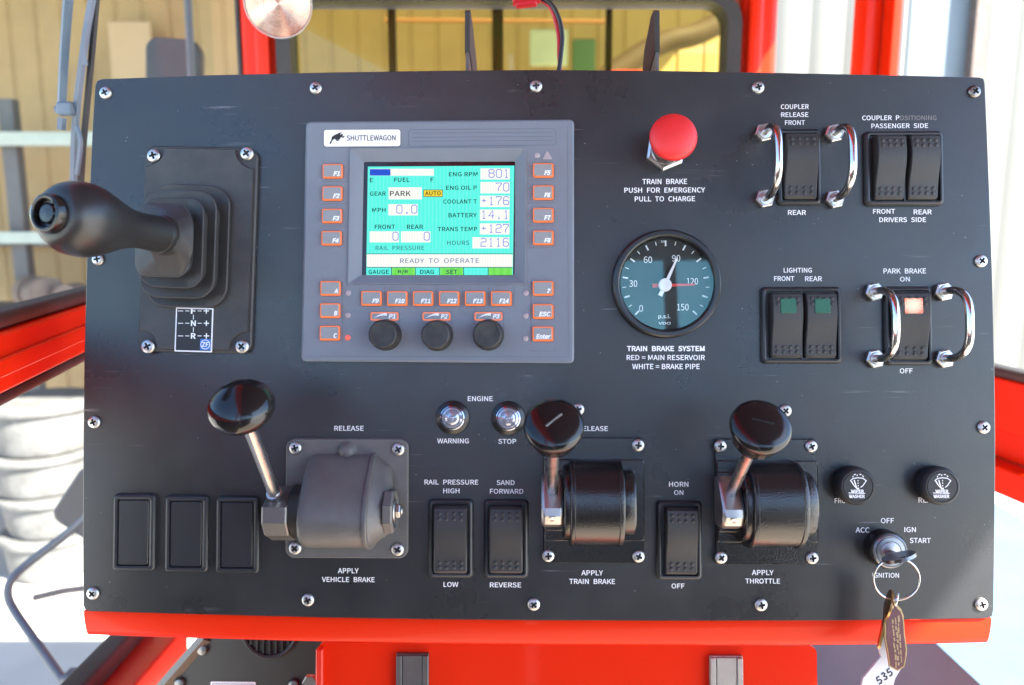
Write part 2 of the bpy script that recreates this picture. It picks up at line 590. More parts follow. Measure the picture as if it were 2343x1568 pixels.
GLYPHS = {}
for _l in """A 213 1,0 34,0 59,78 153,78 177,0 211,0 124,257 88,257|67,104 79,144 88,172 97,201 105,230 106,230 115,201 123,172 132,144 145,104
B 230 35,0 117,0 168,8 202,33 214,75 208,105 189,126 162,137 162,138 183,150 195,170 200,194 188,230 157,250 111,257 35,257|68,148 68,231 107,231 141,227 161,214 168,190 161,167 141,153 106,148|68,26 68,123 112,123 151,118 174,102 182,76 174,48 150,31 112,26
C 223 132,-5 163,0 189,12 211,32 193,53 176,37 156,27 133,24 91,37 63,73 54,129 64,185 92,220 134,233 155,230 172,221 187,209 204,230 187,245 163,257 134,261 76,245 35,200 20,128 35,57 75,11
D 241 35,0 101,0 166,15 206,60 220,129 206,199 166,242 99,257 35,257|68,27 68,230 97,230 147,219 177,184 187,129 177,74 147,39 97,27
E 206 35,0 187,0 187,28 68,28 68,121 165,121 165,149 68,149 68,229 183,229 183,257 35,257
F 193 35,0 68,0 68,115 166,115 166,143 68,143 68,229 183,229 183,257 35,257
G 241 136,-5 168,-1 195,10 215,25 215,133 131,133 131,106 186,106 186,39 173,31 157,26 139,24 93,37 64,73 54,129 64,185 94,220 139,233 162,230 180,221 194,209 212,230 194,245 170,256 138,261 77,245 36,200 20,128 35,57 76,11
H 255 35,0 68,0 68,121 187,121 187,0 220,0 220,257 187,257 187,149 68,149 68,257 35,257
I 103 35,0 68,0 68,257 35,257
J 187 83,-5 124,6 147,35 154,75 154,257 121,257 121,78 117,47 103,29 80,24 63,27 48,36 35,53 12,36 30,14 54,0
K 226 35,0 68,0 68,81 112,134 189,0 225,0 132,159 213,257 176,257 68,128 68,128 68,257 35,257
L 190 35,0 180,0 180,28 68,28 68,257 35,257
M 284 35,0 64,0 64,142 64,167 62,193 60,218 62,218 82,159 131,26 153,26 201,159 222,218 223,218 221,193 220,167 219,142 219,0 249,0 249,257 210,257 161,119 155,102 149,84 143,66 142,66 136,84 130,102 123,119 74,257 35,257
N 253 35,0 66,0 66,135 65,162 64,189 62,215 63,215 91,162 185,0 218,0 218,257 187,257 187,123 188,96 189,69 192,42 190,42 162,95 68,257 35,257
O 260 130,-5 187,12 225,58 239,129 225,200 187,245 130,261 73,245 34,200 20,129 34,58 73,12|130,24 90,37 63,73 54,129 63,185 90,220 130,233 170,220 197,185 206,129 197,73 170,37
P 222 35,0 68,0 68,102 110,102 160,111 192,137 204,181 192,226 159,250 109,257 35,257|68,129 68,230 104,230 142,226 165,211 172,181 165,151 143,134 106,129
Q 260 130,22 90,36 63,72 54,129 63,185 90,220 130,233 170,220 197,185 206,129 197,72 170,36|208,-64 223,-64 236,-62 245,-58 239,-34 231,-36 222,-37 212,-37 186,-34 164,-22 149,-3 196,19 228,64 239,129 225,200 187,245 130,261 73,245 34,200 20,129 32,63 65,18 114,-4 134,-35 166,-56
R 222 68,135 68,230 111,230 145,226 166,212 173,185 166,157 145,140 111,135|176,0 213,0 147,112 178,126 198,150 205,185 194,227 162,250 116,257 35,257 35,0 68,0 68,109 114,109
S 209 106,-5 153,5 183,31 194,68 187,100 168,122 141,137 104,153 84,162 68,175 62,196 68,215 84,228 110,233 132,230 151,222 168,209 185,230 164,246 139,257 110,261 68,252 39,228 29,193 37,162 57,141 81,127 118,111 140,101 155,87 161,65 154,44 136,29 107,24 81,28 57,39 36,56 17,33 42,13 72,0
T 210 89,0 121,0 121,229 199,229 199,257 11,257 11,229 89,229
U 252 126,-5 173,6 206,41 218,106 218,257 187,257 187,105 179,57 157,31 126,24 96,31 75,57 67,105 67,257 34,257 34,106 47,41 79,6
V 201 82,0 120,0 201,257 168,257 127,118 119,89 111,62 102,33 101,33 92,62 84,89 76,118 34,257 0,257
W 307 63,0 102,0 140,155 144,175 149,194 153,213 154,213 159,194 163,175 167,155 206,0 245,0 298,257 267,257 239,117 235,89 230,62 225,34 223,34 217,62 211,89 205,117 169,257 140,257 104,117 98,89 92,62 86,34 85,34 80,62 74,89 69,117 42,257 9,257
X 201 6,0 40,0 77,69 84,82 91,96 98,111 99,111 107,96 114,82 121,69 159,0 195,0 120,131 190,257 156,257 121,191 116,179 110,167 103,153 102,153 94,167 88,179 82,191 47,257 11,257 81,133
Y 186 77,0 109,0 109,99 186,257 153,257 120,184 111,165 103,147 94,128 92,128 84,147 75,165 67,184 34,257 0,257 77,99
Z 211 18,0 195,0 195,28 57,28 193,237 193,257 30,257 30,229 153,229 18,20
0 194 97,-5 140,10 167,55 177,129 167,203 140,247 97,261 55,247 27,203 18,129 27,55 55,10|97,21 72,33 55,68 48,129 55,190 72,225 97,236 123,225 140,190 146,129 140,68 123,33
1 194 31,0 172,0 172,27 120,27 120,257 96,257 81,249 63,243 42,238 42,218 88,218 88,27 31,27
2 194 15,0 177,0 177,28 106,28 92,27 78,26 64,25 117,81 152,134 165,186 155,226 129,252 90,261 60,257 36,244 14,224 33,206 48,221 66,231 86,235 112,229 128,211 133,185 120,138 82,83 15,19
3 194 92,-5 134,4 163,29 175,69 167,100 148,121 120,134 120,136 144,149 160,169 166,197 156,232 130,254 91,261 64,257 40,246 20,231 37,210 53,223 70,232 90,235 113,230 128,216 133,195 127,170 104,152 62,146 62,121 109,115 135,97 142,70 135,44 117,28 90,22 64,26 43,37 27,51 10,31 30,13 57,0
4 194 119,0 149,0 149,71 183,71 183,96 149,96 149,257 114,257 7,92 7,71 119,71|119,96 40,96 99,184 106,197 113,209 119,222 121,222 120,207 119,190 119,175
5 194 92,-5 133,6 164,36 176,83 165,130 137,157 98,165 84,164 72,161 60,155 67,229 163,229 163,257 39,257 30,137 47,126 61,134 75,139 90,141 118,134 137,114 143,83 136,50 116,29 89,22 62,26 42,37 26,50 9,29 30,13 56,0
6 194 105,-5 142,6 169,35 179,79 170,124 146,150 108,159 87,156 67,145 50,129 60,191 83,225 116,235 131,233 145,226 157,215 175,235 159,249 139,258 114,261 68,248 33,203 20,123 31,52 61,10|50,103 68,122 86,132 103,136 128,129 144,109 149,79 143,48 128,28 105,21 78,30 59,58
7 194 69,0 103,0 111,89 133,164 178,237 178,257 17,257 17,229 142,229 102,160 79,87
8 194 98,-5 140,4 168,28 178,62 172,92 156,114 135,129 135,131 151,146 164,168 169,193 161,228 136,252 99,261 63,252 38,230 28,195 33,171 46,151 63,136 63,135 40,118 23,95 16,64 27,28 56,4|116,139 87,152 66,170 57,195 63,217 77,232 98,237 122,231 137,214 142,191 139,173 130,155|98,19 71,25 52,42 44,67 49,90 61,109 80,125 114,110 138,91 148,63 142,40 124,25
9 194 82,-5 128,10 162,56 175,139 164,207 133,248 89,261 52,251 26,222 15,178 24,133 49,106 86,97 107,101 128,112 145,129 135,66 112,32 81,22 65,24 50,31 38,42 20,22 37,8 57,-1|145,155 127,136 109,125 91,121 66,128 51,148 46,178 51,209 67,229 89,236 117,227 136,200
. 97 49,-5 60,-1 69,7 72,20 69,32 60,41 49,44 37,41 29,32 26,20 29,7 37,-1
= 194 13,159 181,159 181,183 13,183|13,75 181,75 181,99 13,99
? 166 62,77 91,77 103,123 131,161 147,204 139,238 116,259 82,267 56,263 33,251 15,235 33,218 47,230 62,237 78,240 99,235 112,222 116,202 100,165 73,128|77,-5 89,-1 98,7 101,20 98,32 89,41 77,44 66,41 58,32 55,20 58,7 66,-1
/ 137 4,-63 27,-63 132,278 109,278
+ 194 84,41 110,41 110,117 181,117 181,141 110,141 110,218 84,218 84,141 13,141 13,117 84,117
n 214 32,0 64,0 64,138 82,154 98,164 116,167 137,162 149,145 152,116 152,0 184,0 184,120 178,161 159,186 126,195 102,191 81,179 62,162 62,162 58,190 32,190
p 217 32,-80 64,-80 64,-16 63,18 81,5 98,-2 116,-5 157,8 187,42 199,98 190,149 164,183 123,195 101,191 81,181 62,168 62,168 58,190 32,190|111,22 97,24 81,30 64,42 64,142 82,156 99,165 115,168 144,159 160,135 165,98 158,57 139,31
s 164 82,-5 120,3 143,24 151,52 142,80 120,98 93,110 73,118 58,128 52,143 56,156 68,166 88,170 103,168 117,162 131,153 146,173 130,184 110,192 87,195 52,188 29,168 22,141 30,115 51,98 77,86 98,78 114,66 120,50 116,35 104,24 83,20 62,23 44,31 27,43 11,22 31,8 56,-1
i 96 32,0 64,0 64,190 32,190|48,229 59,232 67,239 70,251 67,262 59,269 48,271 37,269 30,262 27,251 30,239 37,232
t 132 92,-5 104,-4 116,-1 127,2 121,27 114,24 106,22 99,21 82,26 72,38 70,58 70,164 121,164 121,190 70,190 70,244 43,244 40,190 9,188 9,164 38,164 38,59 43,25 60,3
e 194 109,-5 133,-2 154,5 172,15 160,36 146,28 130,23 113,21 81,29 59,52 50,88 178,88 179,93 179,99 179,106 170,153 145,184 103,195 62,183 31,148 18,95 31,41 63,7|49,110 59,142 79,163 104,169 129,163 146,143 151,110
r 136 32,0 64,0 64,122 79,148 95,162 112,166 119,166 125,165 131,163 137,191 131,193 124,195 116,195 96,190 78,176 62,155 62,155 58,190 32,190""".split('\n'):
    _c, _a, _r = _l.split(' ', 2)
    GLYPHS[_c] = (int(_a), [[tuple(int(q_) for q_ in pt.split(',')) for pt in lp.split(' ')] for lp in _r.split('|')])
_text_cache = {}


def glyph(ch, bold):
    """filled outline of one letter, strokes thickened by bold (thousandths)"""
    key = (ch, bold)
    if key not in _text_cache:
        adv, loops = GLYPHS[ch]
        def area(lp):
            return sum(a[0] * b_[1] - b_[0] * a[1] for a, b_ in zip(lp, lp[1:] + lp[:1])) / 2

        def inside(pt, lp):
            c_ = False
            for a, b_ in zip(lp, lp[1:] + lp[:1]):
                if (a[1] > pt[1]) != (b_[1] > pt[1]) and pt[0] < (b_[0] - a[0]) * (pt[1] - a[1]) / (b_[1] - a[1]) + a[0]:
                    c_ = not c_
            return c_
        # strokes of a letter may overlap: each outline is filled by itself, with the counters (which run the other way) inside it
        if area(max(loops, key=lambda lp: abs(area(lp)))) < 0:
            loops = [lp[::-1] for lp in loops]
        sg = 1
        out = []
        for lp in loops:
            q_ = []
            n = len(lp)
            for i, p in enumerate(lp):
                a, c = Vector(lp[i - 1]), Vector(lp[(i + 1) % n])
                pv = Vector(p)
                e0, e1 = (pv - a), (c - pv)
                if e0.length < 1e-6 or e1.length < 1e-6:
                    q_.append(pv)
                    continue
                e0.normalize()
                e1.normalize()
                nn = Vector((e0.y + e1.y, -e0.x - e1.x))
                if nn.length < 1e-6:
                    q_.append(pv)
                    continue
                nn.normalize()
                k = 1.0 / max(0.45, nn.dot(Vector((e0.y, -e0.x))))
                q_.append(pv + nn * (sg * bold * k))
            out.append(q_)
        vs_all, fs_all = [], []
        for k_, lp in enumerate([l_ for l_ in out if area(l_) > 0]):
            cu = bpy.data.curves.new('letter_outline', 'CURVE')
            cu.dimensions = '2D'
            cu.fill_mode = 'FRONT'
            for l2 in [lp] + [l_ for l_ in out if area(l_) < 0 and inside(l_[0], lp)]:
                sp = cu.splines.new('POLY')
                sp.points.add(len(l2) - 1)
                for q_, pt in zip(l2, sp.points):
                    pt.co = (q_[0], q_[1], 0, 1)
                sp.use_cyclic_u = True
            ob = bpy.data.objects.new('letter_outline', cu)
            me = ob.to_mesh()
            o_ = len(vs_all)
            vs_all += [Vector((v_.co.x, v_.co.y, k_)) for v_ in me.vertices]
            fs_all += [tuple(o_ + i for i in f_.vertices) for f_ in me.polygons]
            ob.to_mesh_clear()
            bpy.data.objects.remove(ob)
            bpy.data.curves.remove(cu)
        _text_cache[key] = (adv, vs_all, fs_all)
    return _text_cache[key]


def add_text(bm, s, cx, cy, w, h, z, bold=0.012, shear=0.0, X=None, space=1.0, rot=0.0):
    """lettering w wide with capitals h tall, centred at (cx, cy)"""
    bold = round(bold * 520)
    pts, tris, x = [], [], 0.0
    for ch in s:
        if ch == ' ':
            x += 92
            continue
        adv, vs, ts = glyph(ch, bold)
        o_ = len(pts)
        pts += [(p.x + x + shear * p.y, p.y, p.z) for p in vs]
        tris += [tuple(o_ + i for i in t_) for t_ in ts]
        x += adv * (1 + (space - 1) * 0.6)
    x0, x1 = min(v[0] for v in pts), max(v[0] for v in pts)
    y0, y1 = min(v[1] for v in pts), max(v[1] for v in pts)
    ca, sa = math.cos(rot), math.sin(rot)
    out = []
    for px, py, pk in pts:
        px = ((px - x0) / (x1 - x0) - 0.5) * w
        py = ((py - y0) / (y1 - y0) - 0.5) * h
        p = Vector((cx + px * ca - py * sa, cy + px * sa + py * ca, z + 0.00003 * pk))
        out.append(bm.verts.new(X @ p if X is not None else p))
    for f in tris:
        try:
            bm.faces.new([out[i] for i in f])
        except ValueError:
            pass


def stroke(bm, pts, wd, z):
    """flat line through the points, mitred by overlapping square ends kept in one plane as separate strips"""
    pts = [Vector((p[0], p[1])) for p in pts]
    lft, rgt = [], []
    for i, p in enumerate(pts):
        a = (p - pts[i - 1]).normalized() if i else None
        b = (pts[i + 1] - p).normalized() if i < len(pts) - 1 else None
        t = ((a or b) + (b or a))
        t = t.normalized() if t.length > 1e-6 else (a or b)
        nrm = Vector((-t.y, t.x))
        k = 1.0
        if a and b:
            k = 1.0 / max(0.5, nrm.dot(Vector((-a.y, a.x))))
        lft.append(p + nrm * wd / 2 * k)
        rgt.append(p - nrm * wd / 2 * k)
    lv = [bm.verts.new((p.x, p.y, z)) for p in lft]
    rv = [bm.verts.new((p.x, p.y, z)) for p in rgt]
    for i in range(len(pts) - 1):
        bm.faces.new((lv[i], rv[i], rv[i + 1], lv[i + 1]))


DIG = {
    '0': [[(1, 0), (0, 1), (0, 6), (1, 7), (3, 7), (4, 6), (4, 1), (3, 0), (1, 0)]],
    '1': [[(1, 5.6), (2, 7), (2, 0)], [(1, 0), (3, 0)]],
    '2': [[(0, 6), (1, 7), (3, 7), (4, 6), (4, 4.6), (3, 3.7), (1, 3.7), (0, 2.6), (0, 0), (4, 0)]],
    '4': [[(3, 0), (3, 7), (0, 2.4), (4, 2.4)]],
    '6': [[(4, 6), (3, 7), (1, 7), (0, 6), (0, 1), (1, 0), (3, 0), (4, 1), (4, 2.8), (3, 3.8), (0.2, 3.8)]],
    '7': [[(0, 6), (0, 7), (4, 7), (4, 6), (1.6, 2.5), (1.6, 0)]],
    '8': [[(1, 3.7), (0, 4.6), (0, 6), (1, 7), (3, 7), (4, 6), (4, 4.6), (3, 3.7), (1, 3.7), (0, 2.8), (0, 1), (1, 0), (3, 0), (4, 1), (4, 2.8), (3, 3.7)]],
    '.': [[(1.6, 0.3), (2.6, 0.3)]],
    '+': [[(0.4, 3.6), (3.6, 3.6)], [(2, 2.0), (2, 5.2)]],
}


# ================================================================== THE SETTING
def V(x, y, dz):
    """world point, height counted from the lens"""
    return Vector((x, y, CAM_Z + dz))


def lw(y):
    return -0.27 - 0.2 * y            # inner face of the cab's left side


def rw(y):
    return 0.95 - 0.2 * y             # inner face of the cab's right side


def beam(bm, p0, p1, wd, ht, bev=0.0):
    """square bar from p0 to p1, wd across, ht up"""
    p0, p1 = Vector(p0), Vector(p1)
    y = (p1 - p0).normalized()
    up = Vector((0, 0, 1)) if abs(y.z) < 0.9 else Vector((0, 1, 0))
    x = y.cross(up).normalized()
    z = x.cross(y)
    m = Matrix((x, y, z)).transposed().to_4x4()
    m.translation = (p0 + p1) / 2
    b = bev
    l = (p1 - p0).length
    # local z of rloft runs along the bar
    q = m @ Matrix.Rotation(R(-90), 4, 'X')
    rloft(bm, [(-l / 2, wd, ht, max(b, 0.0005)), (l / 2, wd, ht, max(b, 0.0005))], 4, q)


b = B()
sheet(b, [(-400, -400), (400, -400), (400, 400), (-400, 400)], 0)
g = obj('ground', b, M['ground'])
tag(g, 'pale sunlit concrete yard outside the cab', 'ground', kind='structure')

# corrugated tan shed wall, with an added canopy, out of view, to shade it
t = thing('shed_building', 'tan metal shed wall with narrow vertical grooves', 'building', Matrix.Translation((-2.5, 6, 0)))
b = B()
prof = []
x = -7.0
while x < 4.3:
    prof += [(x, 0.0), (x + 0.155, 0.0), (x + 0.166, 0.011), (x + 0.184, 0.011)]
    x += 0.195
loft(b, [[Vector((px, py, 0)) for px, py in prof], [Vector((px, py, 5.0)) for px, py in prof]], False, False, False)
obj('siding', b, M['tan'], t)
b = B()
box(b, (-1.3, -1.5, 4.45), (11.6, 3.2, 0.08))
obj('shade_canopy', b, M['rack'], t)
b = B()
box(b, (0.2, -0.05, 2.12), (4.2, 0.06, 0.05))
obj('girt', b, M['rack_dark'], t)

# pale sunlit building on the right
t = thing('pale_building', 'white sunlit metal building seen through the right windows', 'building', Matrix.Translation((6, 9, 0)))
b = B()
prof = []
x = -4.2
while x < 9:
    prof += [(x, 0.0), (x + 0.28, 0.0), (x + 0.31, 0.018), (x + 0.35, 0.018)]
    x += 0.38
loft(b, [[Vector((px, py, 0)) for px, py in prof], [Vector((px, py, 7)) for px, py in prof]], False, False, False)
obj('siding', b, M['pale_wall'], t)
b = B()
x0 = at(2075, 100, 7.5).x - 6
x1 = at(2215, 100, 7.5).x - 6
box(b, ((x0 + x1) / 2, -1.5, 2.4), (x1 - x0, 0.06, 4.8))
obj('reflection_sheet', b, M['reflection_blue'], t)  # pale blue sheet added for the bluish reflection in the window glass
b = B()
x0 = at(2220, 100, 7.4).x - 6
x1 = at(2246, 100, 7.4).x - 6
box(b, ((x0 + x1) / 2, -1.6, 2.4), (x1 - x0, 0.12, 4.8))
obj('post', b, M['rust'], t, label='rust streaked grey post')

# cream panel added by the shed wall for a reflection in the side glass
p = at(302, 137, 5.8)
b = B()
box(b, (0, 0, 0), (0.30, 0.03, 0.52), bev=0.01)
o = obj('reflection_panel', b, M['reflection_panel'], mw=Matrix.Translation(p))
tag(o, 'plain cream panel standing in for a glass reflection behind the upper mirror', 'reflection_panel')

# storage rack by the shed
t = thing('storage_rack', 'storage rack with pale horizontal beams and a dark grey upright', 'rack', Matrix.Translation((at(20, 300, 5.5).x, 5.5, 0)))
for (v0, v1) in ((303, 334), (531, 557)):
    b = B()
    p0 = at(-300, v0, 5.4)
    p1 = at(-300, v1, 5.4)
    q1 = at(700, v0 - 2, 5.4)
    beam(b, (p0.x - t.location.x, -0.1, (p0.z + p1.z) / 2), (q1.x - t.location.x, -0.1, (p0.z + p1.z) / 2), 0.05, p0.z - p1.z)
    obj('beam', b, M['rack'], t)
for u in (18, 640):
    b = B()
    p0 = at(u, 228, 5.5)
    beam(b, (p0.x - t.location.x, 0, 0), (p0.x - t.location.x, 0, p0.z), 0.10, 0.08)
    obj('upright', b, M['rack_dark'], t)
zs = at(100, 705, 5.35).z
b = B()
p0, p1 = at(-300, 700, 5.4), at(700, 700, 5.4)
box(b, ((p0.x + p1.x) / 2 - t.location.x, 0.0, zs - 0.02), (p1.x - p0.x, 0.6, 0.04))
obj('shelf', b, M['rack_dark'], t)
# rusty parts lying on its shelf
for k, (u, rr, ln, rz, lab) in enumerate(((92, 0.115, 0.30, 0.9, 'larger rusty cylinder lying on the rack shelf'),
                                          (165, 0.09, 0.22, 0.2, 'smaller rusty cylinder lying on the rack shelf near the console'))):
    b = B()
    lathe(b, [(rr * 0.5, -ln / 2 - 0.02), (rr * 0.55, -ln / 2), (rr, -ln / 2), (rr, -ln / 5), (rr * 0.85, -ln / 5), (rr * 0.85, ln / 4), (rr, ln / 4), (rr, ln / 2), (rr * 0.6, ln / 2)], 20)
    p = at(u, 690, 5.2)
    o = obj('rusty_part', b, M['rust'], mw=Matrix.Translation((p.x, p.y, zs + rr)) @ Matrix.Rotation(rz, 4, 'Z') @ Matrix.Rotation(R(90), 4, 'X'))
    tag(o, lab, 'scrap part', 'rusty parts on the rack')

# stack of pale drums in the sun
dx = at(118, 1200, 4.9).x
zz = 0.0
hs = [0.30, 0.27, 0.27, 0.33]
labs = ['lowest pale dusty drum of the stack, standing on the yard', 'second pale drum from the ground in the stack',
        'third pale drum from the ground in the stack', 'topmost pale drum of the stack below the window rail']
for k in range(4):
    h = hs[k]
    b = B()
    r = 0.29 + 0.012 * k
    lathe(b, [(r * 0.80, 0.0), (r * 0.86, 0.012), (r * 0.90, 0.05), (r * 0.94, h * 0.55), (r * 0.97, h * 0.80), (r * 1.05, h * 0.83), (r * 1.065, h * 0.90), (r * 1.05, h * 0.95), (r * 0.98, h - 0.006), (r * 0.84, h - 0.004)], 40)
    o = obj('drum', b, M['drum'], mw=Matrix.Translation((dx + (0.0, 0.03, -0.012, 0.018)[k], 4.9, zz)) @ Matrix.Rotation(0.8 * k, 4, 'Z'))
    tag(o, labs[k], 'drum', 'drums stacked in the yard')
    zz += h

# things seen through the front window
b = B()
p0, p1 = at(880, 47, 3.4), at(1400, 50, 3.4)
beam(b, p0, p1, 0.016, 0.016, 0.005)
o = obj('reflection_bar', b, M['orange'])  # orange bar added for a line reflected in the window glass
tag(o, 'thin orange bar standing in for a line reflected in the front window', 'reflection_bar')
b = B()
p0, p1 = at(1370, 190, 3.6), at(1700, 20, 3.6)
tube(b, smooth_path([p0, at(1500, 105, 3.6), at(1600, 75, 3.6), p1], 6), 0.05, 14)
o = obj('exhaust_pipe', b, M['brown'])
tag(o, 'brown slanting pipe outside the front window', 'pipe')
b = B()
p = at(1440, 185, 3.2)
rloft(b, [(0.0, 0.24, 0.18, 0.03), (0.07, 0.23, 0.16, 0.03), (0.09, 0.18, 0.10, 0.03)], 4, Matrix.Translation((p.x, p.y, p.z - 0.06)))
o = obj('hood_box', b, M['red_dull'])
tag(o, 'red box on the hood outside the front window', 'box')
b = B()
p = at(1335, 128, 5.6)
box(b, (0, 0, 0), (0.16, 0.03, 0.22), bev=0.01)
o = obj('green_plate', b, mat('green plate paint', (0.045, 0.10, 0.04), 0.5), mw=Matrix.Translation(p))
tag(o, 'small green plate on the shed wall, seen through the front window', 'plate')
b = B()
p = at(1255, 110, 5.6)
box(b, (0, 0, 0), (0.26, 0.03, 0.24), bev=0.01)
o = obj('pale_plate', b, M['rack'], mw=Matrix.Translation(p))
tag(o, 'small pale plate on the shed wall behind the red and black wire', 'plate')

# ================================================================== THE CAB
FY = 1.75
cab = thing('driver_cab', 'red painted cab with black rubber window seals around the console', 'vehicle cab', Matrix.Translation((0.3, 0.2, CAM_Z - 1.1)))
CI = cab.matrix_world.inverted()


def cpart(name, fn, m, label=None, parent=None):
    bm = B()
    fn(bm)
    for v_ in bm.verts:
        v_.co = CI @ v_.co
    return obj(name, bm, m, parent or cab, label=label)


ROOF = 0.98
# the sunlit corner of the console is bounded by the shadow of the roof's right edge
P0 = PM @ Vector((*L(2196, 1323), 0))
D0 = (PXA * 131 + PYA * 186).normalized()
SUN = (AX * -0.55 + D0 * 0.85).normalized()
sun.rotation_euler = SUN.to_track_quat('Z', 'Y').to_euler()
sky.sun_elevation = math.asin(SUN.z)
sky.sun_rotation = math.atan2(SUN.x, SUN.y)
Q = P0 + SUN * ((CAM_Z + ROOF - P0.z) / SUN.z)


def redge(y):
    return Q.x + AX.x / AX.y * (y - Q.y)


def roof(bm):
    pl = [(lw(-1.4) - 0.06, -1.4), (0.95, -1.4), (redge(-0.45), -0.45), (redge(1.95), 1.95), (lw(1.95) - 0.06, 1.95)]
    prism(bm, pl, CAM_Z + ROOF, CAM_Z + ROOF + 0.06)


cpart('roof', roof, M['ceiling'])


def floorp(bm):
    pl = [(lw(-1.4) - 0.05, -1.4), (rw(-1.4), -1.4), (rw(1.85), 1.85), (lw(1.85) - 0.05, 1.85)]
    prism(bm, pl, CAM_Z - 1.16, CAM_Z - 1.10)


cpart('floor', floorp, M['cab_floor'])

# front: two corner posts, header, sill wall
xa0, xa1 = at(548, 90, FY).x, at(634, 90, FY).x
xb0, xb1 = at(1692, 90, FY).x, at(1779, 90, FY).x
zh = at(1171, 9, FY).z - CAM_Z
zsill = at(1171, 330, FY).z - CAM_Z
for (x0, x1, nm) in ((xa0, xa1, 0), (xb0, xb1, 1)):
    def post(bm, x0=x0, x1=x1):
        rloft(bm, [(CAM_Z - 1.1, x1 - x0, 0.07, 0.016, (x0 + x1) / 2, FY + 0.035), (CAM_Z + ROOF - 0.003, x1 - x0, 0.07, 0.016, (x0 + x1) / 2, FY + 0.035)], 5)
        s = -1 if nm_ else 1
        xm = (x0 + x1) / 2 + s * 0.012
        rloft(bm, [(CAM_Z - 1.1, 0.030, 0.03, 0.010, xm, FY - 0.008), (CAM_Z + ROOF - 0.003, 0.030, 0.03, 0.010, xm, FY - 0.008)], 5)
    nm_ = nm
    cpart('corner_post', post, M['red'])


def header(bm):
    box(bm, ((xa1 + xb0) / 2, FY + 0.03, CAM_Z + (zh + ROOF) / 2 + 0.02), (xb0 - xa1 - 0.004, 0.05, ROOF - zh - 0.044))


cpart('header', header, M['red_dull'])


def frontwall(bm):
    box(bm, ((xa1 + xb0) / 2, FY + 0.03, CAM_Z + (zsill - 1.1) / 2 - 0.02), (xb0 - xa1 - 0.004, 0.05, zsill + 1.1 - 0.044))


cpart('front_wall', frontwall, M['red_dull'])


def ring_frame(bm, x0, x1, z0, z1, wd, r, y0, y1):
    """rubber seal round an opening in an upright plane"""
    cx, cz = (x0 + x1) / 2, (z0 + z1) / 2
    o_ = rrect(x1 - x0, z1 - z0, r + wd, 8, cx, cz)
    i_ = rrect(x1 - x0 - 2 * wd, z1 - z0 - 2 * wd, r, 8, cx, cz)
    rings = [[Vector((px, y, pz)) for px, pz in pl] for pl, y in ((o_, y1), (o_, y0), (i_, y0), (i_, y1))]
    loft(bm, rings + [rings[0]], False, False)


xs0, xs1 = at(634, 90, FY).x + 0.002, at(1692, 90, FY).x - 0.002
cpart('window_seal', lambda bm: ring_frame(bm, xs0, xs1, CAM_Z + zsill - 0.02, CAM_Z + zh + 0.03, 0.030, 0.045, FY - 0.022, FY + 0.045), M['rubber'])
cpart('window_pane', lambda bm: box(bm, ((xs0 + xs1) / 2, FY + 0.022, CAM_Z + (zsill + zh) / 2), (xs1 - xs0 - 0.062, 0.005, zh - zsill - 0.014)), M['front_glass'])
for (u0, u1, mk) in ((889, 906, 'rubber'), (1126, 1151, 'rubber'), (1385, 1399, 'rubber')):
    def bar(bm, u0=u0, u1=u1):
        p0, p1 = at(u0, 90, FY + 0.10), at(u1, 90, FY + 0.10)
        beam(bm, V((p0.x + p1.x) / 2, FY + 0.10, zsill - 0.05), V((p0.x + p1.x) / 2, FY + 0.10, zh + 0.05), p1.x - p0.x, 0.02)
    cpart('window_bar', bar, M[mk])


# left side: rail between an upper and a lower window
def lbar(bm, y0, y1, z0, z1, th=0.03, off=0.0, bev=0.004):
    beam(bm, V(lw(y0) - th / 2 + off, y0, (z0 + z1) / 2), V(lw(y1) - th / 2 + off, y1, (z0 + z1) / 2), th, z1 - z0, bev)


def lpoint(u, v):
    k = (u - 1171) / FPX
    y = -0.27 / (k + 0.2)
    p = at(u, v, y)
    return p


zr = [lpoint(100, v).z - CAM_Z for v in (692, 727, 846, 873)]


def lrail(bm):
    lbar(bm, -1.3, 1.74, zr[2], zr[1], 0.04)
    lbar(bm, -1.3, 1.74, zr[2] + 0.014, zr[1] - 0.018, 0.01, 0.005, 0.002)


cpart('side_rail', lrail, M['red'])
cpart('window_seal', lambda bm: lbar(bm, -1.29, 1.735, zr[1] + 0.0005, zr[0], 0.028, -0.002, 0.006), M['rubber'])
cpart('window_seal', lambda bm: lbar(bm, -1.28, 1.735, zr[3], zr[2] - 0.0005, 0.028, -0.002, 0.006), M['rubber'])
for y in (-1.30, -0.32):
    cpart('side_post', lambda bm, y=y: beam(bm, V(lw(y) - 0.05, y, -1.1), V(lw(y) - 0.05, y, ROOF - 0.003), 0.05, 0.08, 0.01), M['red'])


def lheader(bm):
    lbar(bm, -1.26, 1.74, 0.52, ROOF - 0.004, 0.05)


cpart('side_header', lheader, M['red_dull'])
cpart('window_seal', lambda bm: beam(bm, V(at(543, 90, FY).x, FY + 0.03, -1.0), V(at(543, 90, FY).x, FY + 0.03, 0.52), 0.010, 0.05, 0.003), M['rubber'])
for (z0, z1) in ((zr[0] + 0.001, 0.519),):
    cpart('window_pane', lambda bm: lbar(bm, -0.27, 1.70, z0, z1, 0.004, -0.012, 0.0005), M['side_glass'])
# slanting sill of the lower left window
pa, pb, pc, pd = lpoint(120, 1640), lpoint(330, 1412), lpoint(185, 1640), lpoint(395, 1412)
cpart('window_seal', lambda bm: beam(bm, pa, pb, 0.03, 0.024, 0.006), M['rubber'])


def lowsill(bm):
    beam(bm, pa + Vector((0.02, 0, -0.035)), pb + Vector((0.03, 0, -0.040)), 0.05, 0.05, 0.004)


cpart('lower_sill', lowsill, M['red_dull'])


